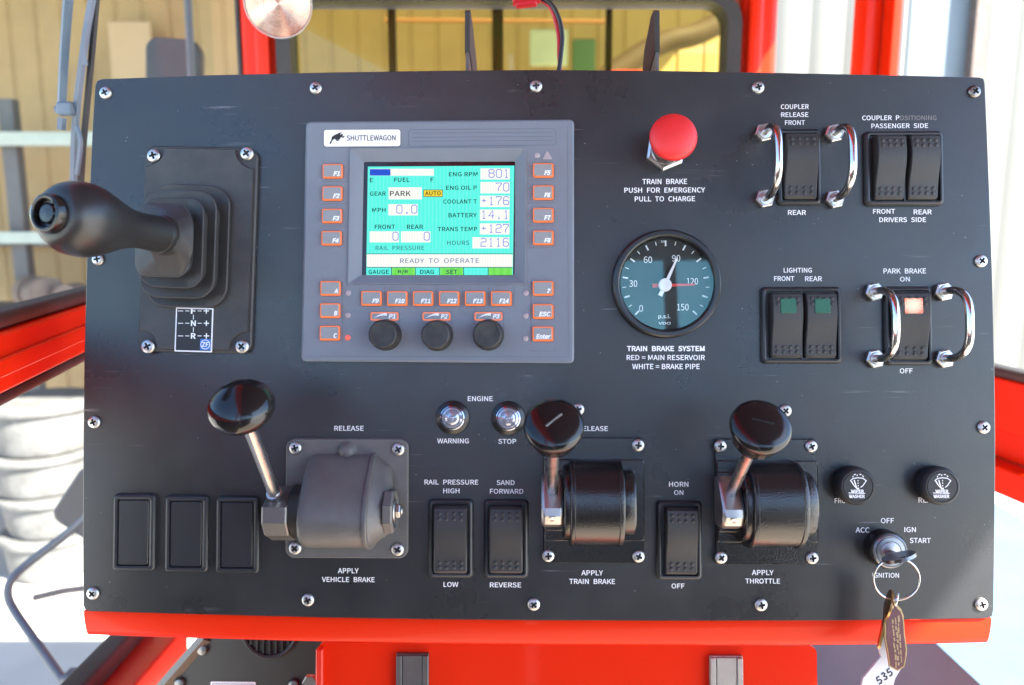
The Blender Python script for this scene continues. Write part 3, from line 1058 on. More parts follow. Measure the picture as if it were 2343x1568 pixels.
def sbolt(bm):
    q = lpoint(268, 1546) + Vector((0.02, -0.01, 0))
    lathe(bm, [(0.006, 0), (0.006, 0.004), (0.003, 0.006)], 12, axis(q, C0))


cpart('bolt', sbolt, M['tube_grey'])


def lowpanel(bm):
    q0 = pa + Vector((0.03, 0, -0.07))
    q1 = pb + Vector((0.03, 0, -0.07))
    beam(bm, q0 + Vector((0, 0, -0.25)), q1 + Vector((0, 0, -0.25)), 0.03, 0.50, 0.004)


cpart('side_wall', lowpanel, M['rubber'])


cpart('side_panel', lambda bm: lbar(bm, -1.27, 0.42, -1.09, zr[3] - 0.001, 0.03, -0.01), M['rubber'])


# right side: posts, doorway, sill rail
def rdepth(u, v, off=0.0):
    d = ray(u, v)
    return d.y * (0.95 + off) / (d.x + 0.2 * d.y)


def rp(u, v=900):
    return rdepth(u, v)


for (u0, u1, off, th) in ((1942, 1984, 0.0, 0.0290), (2000, 2046, 0.0240, 0.016)):
    def post(bm, u0=u0, u1=u1, off=off, th=th):
        y0, y1 = [rdepth(u_, 90, off) for u_ in (u1, u0)]
        ym = (y0 + y1) / 2
        beam(bm, V(rw(ym) + th / 2 + off, ym, -1.1), V(rw(ym) + th / 2 + off, ym, ROOF - 0.003), th, (y1 - y0), 0.002)
    cpart('side_post', post, M['red'])
y_ = rdepth(2057, 90, 0.034)
cpart('window_seal', lambda bm: beam(bm, V(rw(y_) + 0.034, y_ + 0.005, -0.25), V(rw(y_) + 0.034, y_ + 0.005, ROOF - 0.003), 0.012, 0.014, 0.003), M['rubber'])


def rbar(bm, y0, y1, z0, z1, th=0.03, off=0.0, bev=0.004):
    beam(bm, V(rw(y0) + th / 2 + off, y0, (z0 + z1) / 2), V(rw(y1) + th / 2 + off, y1, (z0 + z1) / 2), th, z1 - z0, bev)


def rpoint(u, v):
    return at(u, v, rp(u))


zq = [rpoint(2310, v).z - CAM_Z for v in (848, 872, 990, 1062, 1125)]
cpart('window_seal', lambda bm: rbar(bm, 1.05, 1.37, zq[1] + 0.0005, zq[0], 0.03, 0.0, 0.006), M['rubber'])
cpart('side_rail', lambda bm: rbar(bm, 1.05, 1.37, zq[2], zq[1], 0.05), M['red'])
cpart('side_rail', lambda bm: rbar(bm, 1.05, 1.37, zq[3], zq[2] - 0.001, 0.05, 0.02), M['red'])
cpart('side_rail', lambda bm: rbar(bm, 1.05, 1.37, zq[4], zq[3] - 0.001, 0.05, -0.012), M['red'])

# slate side box under the right doorway, its top in the sun
zm = at(2190, 1520, 0.95).z - CAM_Z
xm0 = at(2190, 1520, 0.95).x


def sidebox(bm):
    prism(bm, [(xm0 + 0.012, 0.66), (1.0, 0.66), (1.0, 1.70), (xm0 - 0.03, 1.70)], CAM_Z - 1.099, CAM_Z + zm, None, 0.004)


cpart('side_box', sidebox, M['floor'])

# rear wall with its window, behind the driver
def rear(bm, low):
    y = -1.36
    xl, xr = lw(-1.36) + 0.005, rw(-1.36)
    top = ((xl, xr, 0.60, ROOF - 0.003), (xl, xl + 0.06, 0.1705, 0.5995), (xr - 0.06, xr, 0.1705, 0.5995), (0.425, 0.462, 0.1705, 0.5995))
    for (x0, x1, z0, z1) in (((xl, xr, -1.098, 0.17),) if low else top):
        box(bm, ((x0 + x1) / 2, y, CAM_Z + (z0 + z1) / 2), (x1 - x0, 0.04, z1 - z0))


cpart('rear_wall', lambda bm: rear(bm, False), M['ceiling'])
cpart('rear_panel', lambda bm: rear(bm, True), M['rubber'])

# ---- wiper outside the left window
t = thing('windscreen_wiper', 'blue grey wiper arm and blade outside the left window', 'wiper', Matrix.Translation(at(150, 240, 0.84)))
TI = t.matrix_world.inverted()


def tp(name, m, fn, par=None):
    bm = B()
    fn(bm)
    for v_ in bm.verts:
        v_.co = TI @ v_.co
    return obj(name, bm, m, par or t)


tp('arm', M['wiper'], lambda bm: tube(bm, [at(160, -60, 0.85), at(147, 120, 0.845), at(141, 240, 0.84)], [0.0060, 0.0052, 0.0048], 4))
tp('clamp', M['wiper'], lambda bm: (box(bm, (0, 0, 0), (0.016, 0.012, 0.014), Matrix.Translation(at(152, 250, 0.84)), 0.002),
                                    tube(bm, [at(142, 270, 0.84), at(140, 298, 0.84)], [0.0050, 0.0046], 6),
                                    tube(bm, [at(128, 251, 0.84), at(146, 251, 0.84)], 0.004, 8)))
tp('blade_bridge', M['wiper'], lambda bm: (tube(bm, smooth_path([at(214, -20, 0.83), at(198, 70, 0.835), at(186, 160, 0.84), at(176, 240, 0.845), at(170, 330, 0.85), at(168, 430, 0.855)]), 0.0042, 6),
                                           tube(bm, smooth_path([at(200, 60, 0.83), at(190, 110, 0.83), at(196, 150, 0.832)]), 0.0026, 6),
                                           tube(bm, smooth_path([at(176, 290, 0.84), at(184, 330, 0.84), at(176, 400, 0.845)]), 0.0026, 6)))
tp('blade_rubber', M['rubber'], lambda bm: tube(bm, smooth_path([at(223, -30, 0.84), at(212, 100, 0.845), at(200, 230, 0.85), at(190, 340, 0.855), at(184, 440, 0.86)]), 0.0036, 6))

# ---- mirrors on their tubes
t = thing('door_mirror', 'dark rounded mirror on a thin upright tube behind the console top', 'mirror', Matrix.Translation(at(395, 180, 2.2)))
TI = t.matrix_world.inverted()


def mirror_shell(bm, c, w_, h_, r, d):
    rloft(bm, [(-d, w_ * 0.8, h_ * 0.8, r * 0.7), (-d * 0.6, w_ * 0.96, h_ * 0.96, r), (0, w_, h_, r), (0.003, w_ - 0.008, h_ - 0.008, r), (0.0026, w_ - 0.014, h_ - 0.014, r)], 8, c)


cm = Matrix.Translation(at(397, 190, 2.2)) @ Matrix.Rotation(R(90), 4, 'X') @ Matrix.Rotation(R(-4), 4, 'Z')
tp('housing', M['mirror_back'], lambda bm: mirror_shell(bm, cm, 0.150, 0.230, 0.035, 0.05))
tp('tube', M['tube_grey'], lambda bm: tube(bm, [at(426, -80, 2.15), at(433, 60, 2.15), at(441, 240, 2.15)], 0.010, 12))
t = thing('lower_mirror', 'dark tilted mirror on a bent grey tube by the sunlit yard', 'mirror', Matrix.Translation(at(170, 1180, 1.3)))
TI = t.matrix_world.inverted()
cm = Matrix.Translation(at(212, 1160, 1.3)) @ Matrix.Rotation(R(90), 4, 'X') @ Matrix.Rotation(R(-36), 4, 'Z')
tp('housing', M['mirror_back'], lambda bm: mirror_shell(bm, cm, 0.105, 0.118, 0.020, 0.03))
tp('tube', M['tube_grey'], lambda bm: tube(bm, smooth_path([at(210, 1170, 1.3), at(152, 1222, 1.3), at(68, 1286, 1.28), at(28, 1325, 1.26), at(18, 1358, 1.25), at(32, 1396, 1.24), at(90, 1480, 1.20), at(168, 1590, 1.16)], 6), 0.0072, 14))
tp('bracket', M['tube_grey'], lambda bm: box(bm, (0, 0, 0), (0.05, 0.03, 0.03), Matrix.Translation(at(185, 1556, 1.14)), 0.004))
# blurred stick lying in the yard
b = B()
p0, p1 = at(78, 1368, 3.0), at(215, 1340, 3.0)
tube(b, [p0, p0.lerp(p1, 0.5) + Vector((0, 0, 0.004)), p1 + Vector((0.2, 0, 0.02))], 0.016, 8)
o = obj('pole', b, M['rust'])
tag(o, 'short brown pole low outside, left of the console', 'pole')


# ================================================================== THE CONSOLE
con = thing('control_console', 'black control console face with white lettering on a red housing', 'control panel', PM @ Matrix.Translation((0, 0, -0.003)))


def kpart(name, bm, m, label=None, parent=None):
    """part measured in console-face coordinates"""
    for v_ in bm.verts:
        v_.co.z += 0.003
    return obj(name, bm, m, parent or con, label=label)


OUT = [(232, 181), (480, 172), (740, 166), (1000, 162), (1240, 160), (1500, 162), (1740, 166), (1990, 171), (2240, 177), (2250, 180), (2253, 190),
       (2258, 300), (2264, 450), (2270, 620), (2275, 830), (2277, 1000), (2276, 1200), (2273, 1395), (2270, 1410), (2260, 1415),
       (1936, 1420), (1600, 1421), (1240, 1420), (960, 1417), (726, 1413), (460, 1406), (206, 1399), (194, 1396), (190, 1386),
       (189, 1200), (190, 1000), (192, 830), (198, 594), (206, 400), (211, 290), (217, 196), (221, 185)]
pl = [L(u, v) for u, v in OUT]
b = B()
prism(b, list(reversed(pl)), -0.003, 0.0, bev=0.0006)
kpart('face_plate', b, M['panel'])
b = B()
cx = sum(p[0] for p in pl) / len(pl)
cy = sum(p[1] for p in pl) / len(pl)
hp = [(cx + (x - cx) * 0.9965, cy + (y - cy) * 0.994 + (0.0016 if y > cy else 0.001)) for x, y in pl]
prism(b, list(reversed(hp)), -0.13, -0.0032)
kpart('housing', b, M['red'])
# rolled lower lip
low = [(191, 1397), (320, 1402), (460, 1406), (726, 1413), (960, 1417), (1240, 1420), (1600, 1421), (1936, 1420), (2150, 1417), (2268, 1414)]
prof = [(-0.0002, -0.0034), (-0.0025, -0.0034), (-0.006, -0.0040), (-0.0105, -0.0052), (-0.0150, -0.0066), (-0.0185, -0.0082), (-0.0202, -0.0098), (-0.0209, -0.0120), (-0.0211, -0.0150), (-0.0211, -0.075)]
rings = []
for u, v in low:
    x, y = L(u, v, -0.003)
    rings.append([Vector((x, y + a, h)) for a, h in prof])
b = B()
loft(b, rings, False, False, False)
e = [[Vector(p) for p in r] for r in (rings[0], rings[-1])]
for r in e:
    vs = [b.verts.new(p) for p in r] + [b.verts.new((r[0].x, r[0].y, -0.075))]
    b.faces.new(vs)
lip = kpart('lower_lip', b, M['red'])
# pedestal under it
b = B()
xl, y0 = L(727, 1470, -0.045)
xr, _ = L(1868, 1470, -0.045)
rloft(b, [(-0.30, xr - xl, 0.9, 0.006, (xl + xr) / 2, y0 - 0.45), (-0.045, xr - xl, 0.9, 0.006, (xl + xr) / 2, y0 - 0.45)], 4)
kpart('pedestal', b, M['red'])
b = B()
xs, _ = L(739, 1470, -0.04)
box(b, ((xl + xs) / 2, y0 - 0.451, -0.0415), (xs - xl, 0.896, 0.0066), bev=0.001)
kpart('pedestal_flange', b, M['red_dull'])
for (u0, u1, m, lab) in ((906, 980, 'strip_dark', 'darker trim strip'), (1624, 1699, 'strip', 'pale trim strip')):
    b = B()
    x0, y1 = L(u0, 1470, -0.040)
    x1, _ = L(u1, 1470, -0.040)
    wd = x1 - x0
    xc = (x0 + x1) / 2
    box(b, (xc, y0 - 0.452, -0.0430), (wd, 0.89, 0.0036), bev=0.0004)
    for s in (-1, 1):
        box(b, (xc + s * wd * 0.41, y0 - 0.452, -0.0402), (wd * 0.17, 0.888, 0.0022), bev=0.0005)
    kpart('trim_strip', b, M[m], lab)
    b = B()
    box(b, (xc, y0 - 0.452, -0.0405), (wd * 0.60, 0.888, 0.0016), bev=0.0003)
    kpart('strip_insert', b, M[m])

c8 = lambda x, y: (1693.6 + x * .4244, 217.7 + y * .4244, .4244)
c7 = lambda x, y: (1330.7 + x * .409, 229.8 + y * .409, .409)
k2 = lambda x, y: (423.4 + x * .3472, 846.8 + y * .3472, .3472)
k3 = lambda x, y: (937.5 + x * .3318, 871 + y * .3318, .3318)
k4 = lambda x, y: (1451.6 + x * .3317, 871 + y * .3317, .3317)
k5 = lambda x, y: (1814.6 + x * .4443, 871 + y * .4443, .4443)
c6 = lambda x, y: (665.3 + x * .3858, 254 + y * .3858, .3858)
cs = lambda x, y: ((1340 + x * .31884) / 1.6533, (580 + y * .31888) / 1.6533, .31884 / 1.6533)
PXM = ZD / FPX                       # metres on the face per picture unit


def print_label(s, f, x, y, wd, cap, m='white', bold=0.010):
    u, v, k = f(x, y)
    px, py = L(u, v)
    bm = B()
    add_text(bm, s, px, py, wd * k * PXM, cap * k * PXM, 0.00025, bold, space=1.0)
    return kpart('lettering', bm, M[m], ('faded ' if m == 'faded' else '') and 'faded lettering')


for a in (('COUPLER', c8, 292, 64, 150, 26), ('RELEASE', c8, 292, 107, 145, 26), ('FRONT', c8, 293, 150, 107, 26), ('REAR', c8, 304, 634, 97, 26),
          ('COUPLER  P', c8, 755, 124, 198, 26), ('PASSENGER  SIDE', c8, 857, 167, 302, 26), ('FRONT', c8, 773, 628, 117, 26), ('REAR', c8, 981, 631, 96, 26),
          ('DRIVERS  SIDE', c8, 873, 673, 248, 26), ('LIGHTING', c8, 308, 945, 150, 26), ('FRONT', c8, 235, 990, 108, 26), ('REAR', c8, 393, 991, 90, 26),
          ('PARK  BRAKE', c8, 884, 949, 225, 27), ('ON', c8, 885, 993, 52, 26), ('OFF', c8, 892, 1487, 68, 27),
          ('TRAIN  BRAKE', c7, 463, 455, 250, 29), ('PUSH  FOR  EMERGENCY', c7, 463, 503, 450, 29), ('PULL  TO  CHARGE', c7, 464, 552, 336, 29),
          ('TRAIN  BRAKE  SYSTEM', c7, 469, 1389, 432, 30, 'white', 0.024), ('RED = MAIN RESERVOIR', c7, 469, 1439, 434, 29), ('WHITE = BRAKE PIPE', c7, 470, 1489, 374, 29),
          ('RELEASE', k2, 1080, 384, 194, 33), ('APPLY', k2, 1075, 1322, 137, 33), ('VEHICLE  BRAKE', k2, 1075, 1380, 348, 33),
          ('ENGINE', k3, 485, 125, 172, 34), ('WARNING', k3, 297, 416, 217, 34), ('STOP', k3, 671, 419, 123, 34),
          ('RAIL  PRESSURE', k3, 286, 700, 370, 34), ('HIGH', k3, 286, 760, 112, 34), ('SAND', k3, 660, 703, 124, 34), ('FORWARD', k3, 667, 763, 230, 34),
          ('LOW', k3, 283, 1405, 102, 34), ('REVERSE', k3, 659, 1408, 214, 34), ('RELEASE', k3, 1263, 331, 202, 34), ('APPLY', k3, 1256, 1325, 148, 34),
          ('TRAIN  BRAKE', k3, 1256, 1384, 312, 34), ('HORN', k4, 303, 715, 132, 35), ('ON', k4, 303, 772, 64, 33), ('OFF', k4, 298, 1416, 88, 34),
          ('APPLY', k4, 882, 1323, 147, 34), ('THROTTLE', k4, 882, 1382, 234, 34),
          ('FRONT', k5, 262, 618, 98, 26), ('REAR', k5, 688, 615, 88, 26), ('ACC', k5, 355, 769, 70, 27), ('OFF', k5, 483, 721, 66, 27), ('IGN', k5, 600, 767, 58, 26),
          ('START', k5, 652, 823, 105, 26), ('IGNITION', k5, 474, 1002, 134, 25)):
    print_label(*a)
print_label('OSITIONING', c8, 956, 124, 196, 26, 'faded')

# ------------------------------------------------------------------ screws along the edge of the face
CROSS = None


def screw_mesh(r=0.0047):
    """pan head with a crosshead recess"""
    bm = B()
    n = 24
    prof = [(1.0, 0.0), (1.0, 0.22), (0.95, 0.36), (0.80, 0.48), (0.55, 0.56)]
    rings = [[Vector((r * q * math.cos(2 * math.pi * i / n), r * q * math.sin(2 * math.pi * i / n), r * z)) for i in range(n)] for q, z in prof]
    a, c = 0.60 * r, 0.16 * r
    # cross outline with n points, starting along +x
    cr = []
    for q in range(4):
        ang = R(90 * q)
        for (x, y) in ((a, 0.0), (a, c), (c * 2.0, c), (c, c), (c, c * 2.0), (c, a)):
            cr.append(Vector((x * math.cos(ang) - y * math.sin(ang), x * math.sin(ang) + y * math.cos(ang), 0)))
    z1, z0 = r * 0.57, r * 0.22
    rings.append([Vector((p.x, p.y, z1)) for p in cr])
    rings.append([Vector((p.x * 0.62, p.y * 0.62, z0)) for p in cr])
    loft(bm, rings, True, True)
    for f in bm.faces:
        cc = f.calc_center_median()
        if cc.to_2d().length < 0.5 * r and (cc.z < z1 - 0.01 * r):
            f.material_index = 1
    return bm


sc_me = None


def screw(u, v, rot, label=None, parent=None, dark=False, h=0.0, r=0.0047, local=None):
    global sc_me
    key = 'screw_dark' if dark else 'screw'
    bm = screw_mesh(r)
    if parent is not None:
        X = Matrix.Translation(local) @ Matrix.Rotation(rot, 4, 'Z')
        for v_ in bm.verts:
            v_.co = X @ v_.co
        o = obj('screw', bm, M[key], parent, angle=45)
        o.data.materials.append(M['recess'])
        return o
    o = obj('screw', bm, M[key], angle=45, mw=on_panel(u, v, h, rot))
    o.data.materials.append(M['recess'])
    return tag(o, label, 'screw', 'screws around the edge of the console face')


for (u, v, rot, lab, dk) in (
        (243, 214, 0.5, 'silver screw in the top left corner of the console face', 0),
        (723, 203, 0.6, 'silver top edge screw above the left end of the grey terminal', 0),
        (1226, 199, 0.1, 'silver top edge screw above the right end of the grey terminal', 0),
        (1733, 202, 0.3, 'silver top edge screw between the red mushroom button and the coupler labels', 0),
        (2227, 211, 0.9, 'dull dark screw in the top right corner of the console face', 1),
        (226, 594, 0.2, 'silver screw on the console edge under the gear lever grip', 0),
        (217, 966, 0.4, 'silver left edge screw above the row of blank switch plugs', 0),
        (214, 1357, 0.8, 'silver screw in the bottom left corner, below the blank plugs', 0),
        (2242, 598, 0.9, 'silver right edge screw above the park brake switch', 0),
        (2248, 978, 0.7, 'silver right edge screw below the park brake handles', 0),
        (2243, 1382, 0.3, 'sunlit screw in the bottom right corner of the console face', 0),
        (705, 1372, 0.4, 'silver bottom edge screw under the vehicle brake lettering', 0),
        (1221, 1382, 0.8, 'silver bottom edge screw between the sand switch and train brake lettering', 0),
        (1740, 1383, 0.2, 'silver bottom edge screw under the throttle lettering', 0),
        (1322, 937, 0.3, 'silver screw half hidden behind the train brake knob', 0),
        (1795, 940, 0.8, 'silver screw half hidden behind the throttle knob', 0)):
    screw(u, v, rot, lab, dark=bool(dk))

# ------------------------------------------------------------------ gear lever
rot = R(-1.5)
U0, V0 = 458, 572
gl = thing('gear_lever', 'black gear lever with bulb grip and stepped rubber boot on a long plate', 'lever', on_panel(U0, V0, 0, rot))
GI = Matrix.Rotation(-rot, 4, 'Z') @ Matrix.Translation((-L(U0, V0)[0], -L(U0, V0)[1], 0))


def gp(u, v, h):
    return GI @ L3(u, v, h)


W_, H_ = 0.0860, 0.1555
b = B()
rloft(b, [(0.0002, W_, H_, 0.008), (0.0035, W_, H_, 0.008), (0.0045, W_ - 0.002, H_ - 0.002, 0.007)], 6)
bp = obj('base_plate', b, M['plate_rubber'], gl)
# raised middle with four scooped corners for the screws
w2, h2, rr = W_ / 2 - 0.0022, H_ / 2 - 0.0022, 0.0140
poly = []
for (sx, sy) in ((1, 1), (-1, 1), (-1, -1), (1, -1)):
    seg = []
    for k in range(9):
        a = R(90.0 * k / 8)
        # concave arc centred on the corner
        seg.append((sx * (w2 - rr * math.cos(a)), sy * (h2 - rr * math.sin(a))))
    # order so the outline runs counter-clockwise
    seg = seg if sx * sy < 0 else list(reversed(seg))
    if sx * sy > 0:
        seg = seg[::-1]
        seg = [(sx * (w2 - rr * math.sin(R(90.0 * k / 8))), sy * (h2 - rr * math.cos(R(90.0 * k / 8)))) for k in range(9)]
    else:
        seg = [(sx * (w2 - rr * math.cos(R(90.0 * k / 8))), sy * (h2 - rr * math.sin(R(90.0 * k / 8)))) for k in range(9)]
    poly += seg
b = B()
prism(b, poly, 0.0044, 0.0072, bev=0.0007)
obj('raised_pad', b, M['plate_rubber'], gl)
for (u, v, r_) in ((352, 357, 0.3), (565, 352, 0.7), (339, 793, 0.5), (554, 793, 0.9)):
    screw(0, 0, r_, parent=gl, local=gp(u, v, 0.0055) - Vector((0, 0, 0.001)), r=0.0052)
# boot
tiers = [(0.0125, 429, 562, 190, 284), (0.0235, 408, 559, 172, 250), (0.0345, 392, 555, 148, 210), (0.0450, 371, 549, 127, 170)]
b = B()
secs = []
zprev = 0.0070
for i, (h, u, v, wd, ht) in enumerate(tiers):
    k = (ZD - h) / FPX
    p = gp(u, v, h)
    ww, hh = wd * k, ht * k
    rr = 0.26 * ww
    secs += [(zprev, ww - 0.005, hh - 0.005, rr, p.x, p.y), (h - 0.0026, ww - 0.0030, hh - 0.0030, rr, p.x, p.y), (h - 0.0012, ww + 0.0004, hh + 0.0004, rr, p.x, p.y), (h - 0.0003, ww + 0.0002, hh + 0.0002, rr, p.x, p.y), (h + 0.0001, ww - 0.0014, hh - 0.0014, rr, p.x, p.y)]
    if i < 3:
        h2_, u2, v2, wd2, ht2 = tiers[i + 1]
        k2_ = (ZD - h2_) / FPX
        p2 = gp(u2, v2, h2_)
        secs.append((h - 0.0010, wd2 * k2_ + 0.001, ht2 * k2_ + 0.001, 0.26 * wd2 * k2_, p2.x, p2.y))
        zprev = h - 0.0018
pn = gp(372, 538, 0.062)
secs += [(0.0500, 0.030, 0.040, 0.0135, pn.x + 0.001, pn.y), (0.0570, 0.0262, 0.0270, 0.0130, pn.x, pn.y), (0.0640, 0.0255, 0.0258, 0.0127, pn.x - 0.001, pn.y)]
rloft(b, secs, 9)
for v_ in b.verts:                       # soft rubber: folds sag and wander a little
    a_ = math.atan2(v_.co.y, v_.co.x)
    k_ = 0.00055 * math.sin(3 * a_ + 150 * v_.co.z) + 0.0004 * math.sin(7 * a_ - 320 * v_.co.z)
    v_.co.z += (k_ + 0.0009 * math.sin(2 * a_ + 1.0) * (v_.co.z / 0.045)) if v_.co.z > 0.009 else 0
    v_.co.x += 0.5 * k_ * math.cos(a_)
    v_.co.y += 0.5 * k_ * math.sin(a_)
obj('boot', b, M['plate_rubber'], gl, angle=30)
p0, p1 = gp(374, 538, 0.060), gp(101, 487, 0.148)
ln = (p1 - p0).length
X = axis(p0, p1)
b = B()
P_ = [(12.0, -3), (13.0, 0), (13.4, 2), (13.2, 4), (12.2, 5), (12.0, 14), (11.8, 22), (12.6, 32), (15.2, 42), (18.8, 52), (21.4, 60), (22.6, 67), (22.6, 73), (21.6, 79), (19.4, 84.5), (16.4, 88.5), (13.6, 90.0), (12.4, 90.3)]
s = ln / 0.096
lathe(b, [(r * 0.001, z * 0.001 * s) for r, z in P_], 40, X)
obj('grip', b, M['grip'], gl)
b = B()
lathe(b, [(r * 0.001, z * 0.001 * s) for r, z in ((11.6, 88), (11.6, 93.5), (11.0, 96.0), (9.6, 96.6), (8.6, 96.0), (8.2, 92.0), (6.2, 91.8), (6.0, 93.6), (5.0, 94.6), (0.0, 95.0))], 32, X)
obj('end_cap', b, M['grip_gloss'], gl)
# shift pattern plate
cpx = lambda x, y, h=0.0075: gp(x * .3857, 290.3 + y * .3857, h)
q = cpx(1150, 1205)
wd, ht = 226 * .3857 * PXM * 0.987, 264 * .3857 * PXM * 0.987
b = B()
rloft(b, [(0.0070, wd, ht, 0.0005, q.x, q.y), (0.0075, wd, ht, 0.0005, q.x, q.y)], 2)
pp_ = obj('shift_plate', b, M['badge'], gl)
b = B()
rloft(b, [(0.00752, wd - 0.002, ht - 0.002, 0.0003, q.x, q.y), (0.0077, wd - 0.002, ht - 0.002, 0.0003, q.x, q.y)], 2)
obj('plate_field', b, M['ink'], pp_)
b = B()
kk = .3857 * PXM * 0.987
zt = 0.0079
for (ch, y) in (('F', 1093), ('N', 1166), ('R', 1241)):
    c = cpx(1148, y)
    add_text(b, ch, c.x, c.y, 30 * kk, 34 * kk, zt, 0.024)
    for x in (1072, 1112, 1185):
        c = cpx(x, y)
        sheet(b, [(c.x - (16 if x == 1072 else 12) * kk, c.y - 2 * kk), (c.x + (16 if x == 1072 else 12) * kk, c.y - 2 * kk), (c.x + (16 if x == 1072 else 12) * kk, c.y + 2 * kk), (c.x - (16 if x == 1072 else 12) * kk, c.y + 2 * kk)], zt)
    c = cpx(1225, y)
    sheet(b, [(c.x - 16 * kk, c.y - 3 * kk), (c.x + 16 * kk, c.y - 3 * kk), (c.x + 16 * kk, c.y + 3 * kk), (c.x - 16 * kk, c.y + 3 * kk)], zt)
    sheet(b, [(c.x - 3 * kk, c.y - 16 * kk), (c.x + 3 * kk, c.y - 16 * kk), (c.x + 3 * kk, c.y + 16 * kk), (c.x - 3 * kk, c.y + 16 * kk)], zt + 0.00004)
for y in (1130, 1204):
    c = cpx(1148, y)
    sheet(b, [(c.x - 2 * kk, c.y - 14 * kk), (c.x + 2 * kk, c.y - 14 * kk), (c.x + 2 * kk, c.y + 14 * kk), (c.x - 2 * kk, c.y + 14 * kk)], zt)
obj('lettering', b, M['white'], pp_)
b = B()
c = cpx(1219, 1292)
rloft(b, [(0.00772, 64 * kk, 66 * kk, 0.0003, c.x, c.y), (0.0079, 64 * kk, 66 * kk, 0.0003, c.x, c.y)], 2)
obj('logo_field', b, M['blue'], pp_)
b = B()
X = Matrix.Translation((c.x, c.y, 0))
ro, ri = 29 * kk, 25 * kk
n = 40
loft(b, [[X @ Vector((r * math.cos(2 * math.pi * i / n), r * math.sin(2 * math.pi * i / n), 0.0081)) for i in range(n)] for r in (ri, ro)], False, False)
add_text(b, 'ZF', c.x, c.y, 40 * kk, 28 * kk, 0.0081, 0.02)
obj('logo', b, M['white'], pp_)

# ------------------------------------------------------------------ display terminal
U0, V0 = 1003, 552
dt = thing('display_terminal', 'grey operator terminal with lit cyan screen, orange edged keys and three knobs', 'display terminal', on_panel(U0, V0))
OX, OY = L(U0, V0)


def tq(f, x, y, h):
    u, v, k = f(x, y)
    p = L3(u, v, h)
    return Vector((p.x - OX, p.y - OY, h))


HB = 0.0060                       # front of the terminal above the console face
kb = .3858 * (ZD - HB) / FPX      # metres per c6 unit there
cr = [tq(c6, x, y, HB) for x, y in ((90, 65), (1677, 52), (1677, 1495), (62, 1483))]


def quad_round(c, r, n=4):
    """rounded outline through four corners (TL, TR, BR, BL), clockwise"""
    out = []
    m = len(c)
    for i in range(m):
        p, a, d = c[i].to_2d(), c[i - 1].to_2d(), c[(i + 1) % m].to_2d()
        e0, e1 = (a - p).normalized(), (d - p).normalized()
        for k in range(n + 1):
            t = k / n
            q0 = p + e0 * r * (1 - t) ** 2
            out.append(tuple(p + e0 * r * (1 - t) ** 2 + e1 * r * t ** 2))
    return out


def ring3(pl, z):
    return [Vector((x, y, z)) for x, y in pl]


def scale_quad(c, d):
    m = sum((p.to_2d() for p in c), Vector((0, 0))) / 4
    return [Vector((p.x + (-d if p.x > m.x else d), p.y + (-d if p.y > m.y else d), 0)) for p in c]


inn = [tq(c6, x, y, HB) for x, y in ((352, 225), (1395, 220), (1390, 1030), (338, 1030))]
hole = [tq(c6, x, y, HB - 0.0035) for x, y in ((432, 303), (1330, 300), (1326, 976), (420, 974))]
b = B()
# one solid: outside wall, chamfer, front, raised screen surround, sloped throat down to the glass
loft(b, [ring3(quad_round(scale_quad(cr, -0.0003), 0.004), 0.0002), ring3(quad_round(scale_quad(cr, -0.0003), 0.004), HB - 0.0012), ring3(quad_round(scale_quad(cr, 0.0012), 0.003), HB),
         ring3(quad_round(scale_quad(inn, -0.0004), 0.0012), HB), ring3(quad_round(inn, 0.0012), HB + 0.0012), ring3(quad_round(scale_quad(inn, 0.0006), 0.0010), HB + 0.0012),
         ring3(quad_round(hole, 0.0012), HB - 0.0035), ring3(quad_round(hole, 0.0012), HB - 0.0052)], True, False)
obj('bezel', b, M['grey'], dt, angle=25)
hs_ = HB - 0.0042
b = B()
sc = [tq(c6, x, y, hs_) for x, y in ((425, 297), (1338, 294), (1334, 982), (412, 980))]
loft(b, [ring3(quad_round(sc, 0.0008), hs_ - 0.0008), ring3(quad_round(sc, 0.0008), hs_)])
scr = obj('screen', b, mat('screen black border', (0.010, 0.005, 0.006), 0.15), dt)


def sq(x, y, h=0.0):
    return tq(cs, x, y, hs_ + h)


def spoly(bm, pts, h):
    for_ = [sq(x, y, h) for x, y in pts]
    vs = [bm.verts.new(p) for p in for_]
    bm.faces.new(vs)


def srect(bm, x0, y0, x1, y1, h):
    spoly(bm, [(x0, y0), (x1, y0), (x1, y1), (x0, y1)], h)


b = B()
spoly(b, [(160, 160), (1898, 148), (1880, 1446), (140, 1446)], 0.0002)
obj('lit_area', b, M['e_lcd'], scr)
FLD = [('fuel_bar', (184, 185, 944, 268), 'e_field'), ('fuel_level', (184, 190, 428, 266), 'e_blue'), ('readout_field', (405, 405, 800, 549), 'e_field'), ('readout_field', (402, 605, 752, 739), 'e_field'),
       ('readout_field', (182, 927, 530, 1059), 'e_field'), ('readout_field', (552, 927, 902, 1059), 'e_field'),
       ('readout_field', (1494, 181, 1844, 313), 'e_field'), ('readout_field', (1494, 342, 1844, 478), 'e_field'), ('readout_field', (1490, 505, 1842, 640), 'e_field'),
       ('readout_field', (1488, 668, 1840, 802), 'e_field'), ('readout_field', (1487, 832, 1840, 966), 'e_field'), ('readout_field', (1399, 997, 1838, 1130), 'e_field'),
       ('message_bar', (146, 1200, 1876, 1350), 'e_field'), ('menu_key', (446, 1360, 720, 1446), 'e_green'), ('menu_key', (1018, 1360, 1288, 1446), 'e_green'), ('menu_key', (1592, 1360, 1870, 1446), 'e_green'),
       ('mode_flag', (818, 434, 1048, 519), 'e_brown'), ('mode_flag_field', (825, 441, 1041, 512), 'e_yellow')]
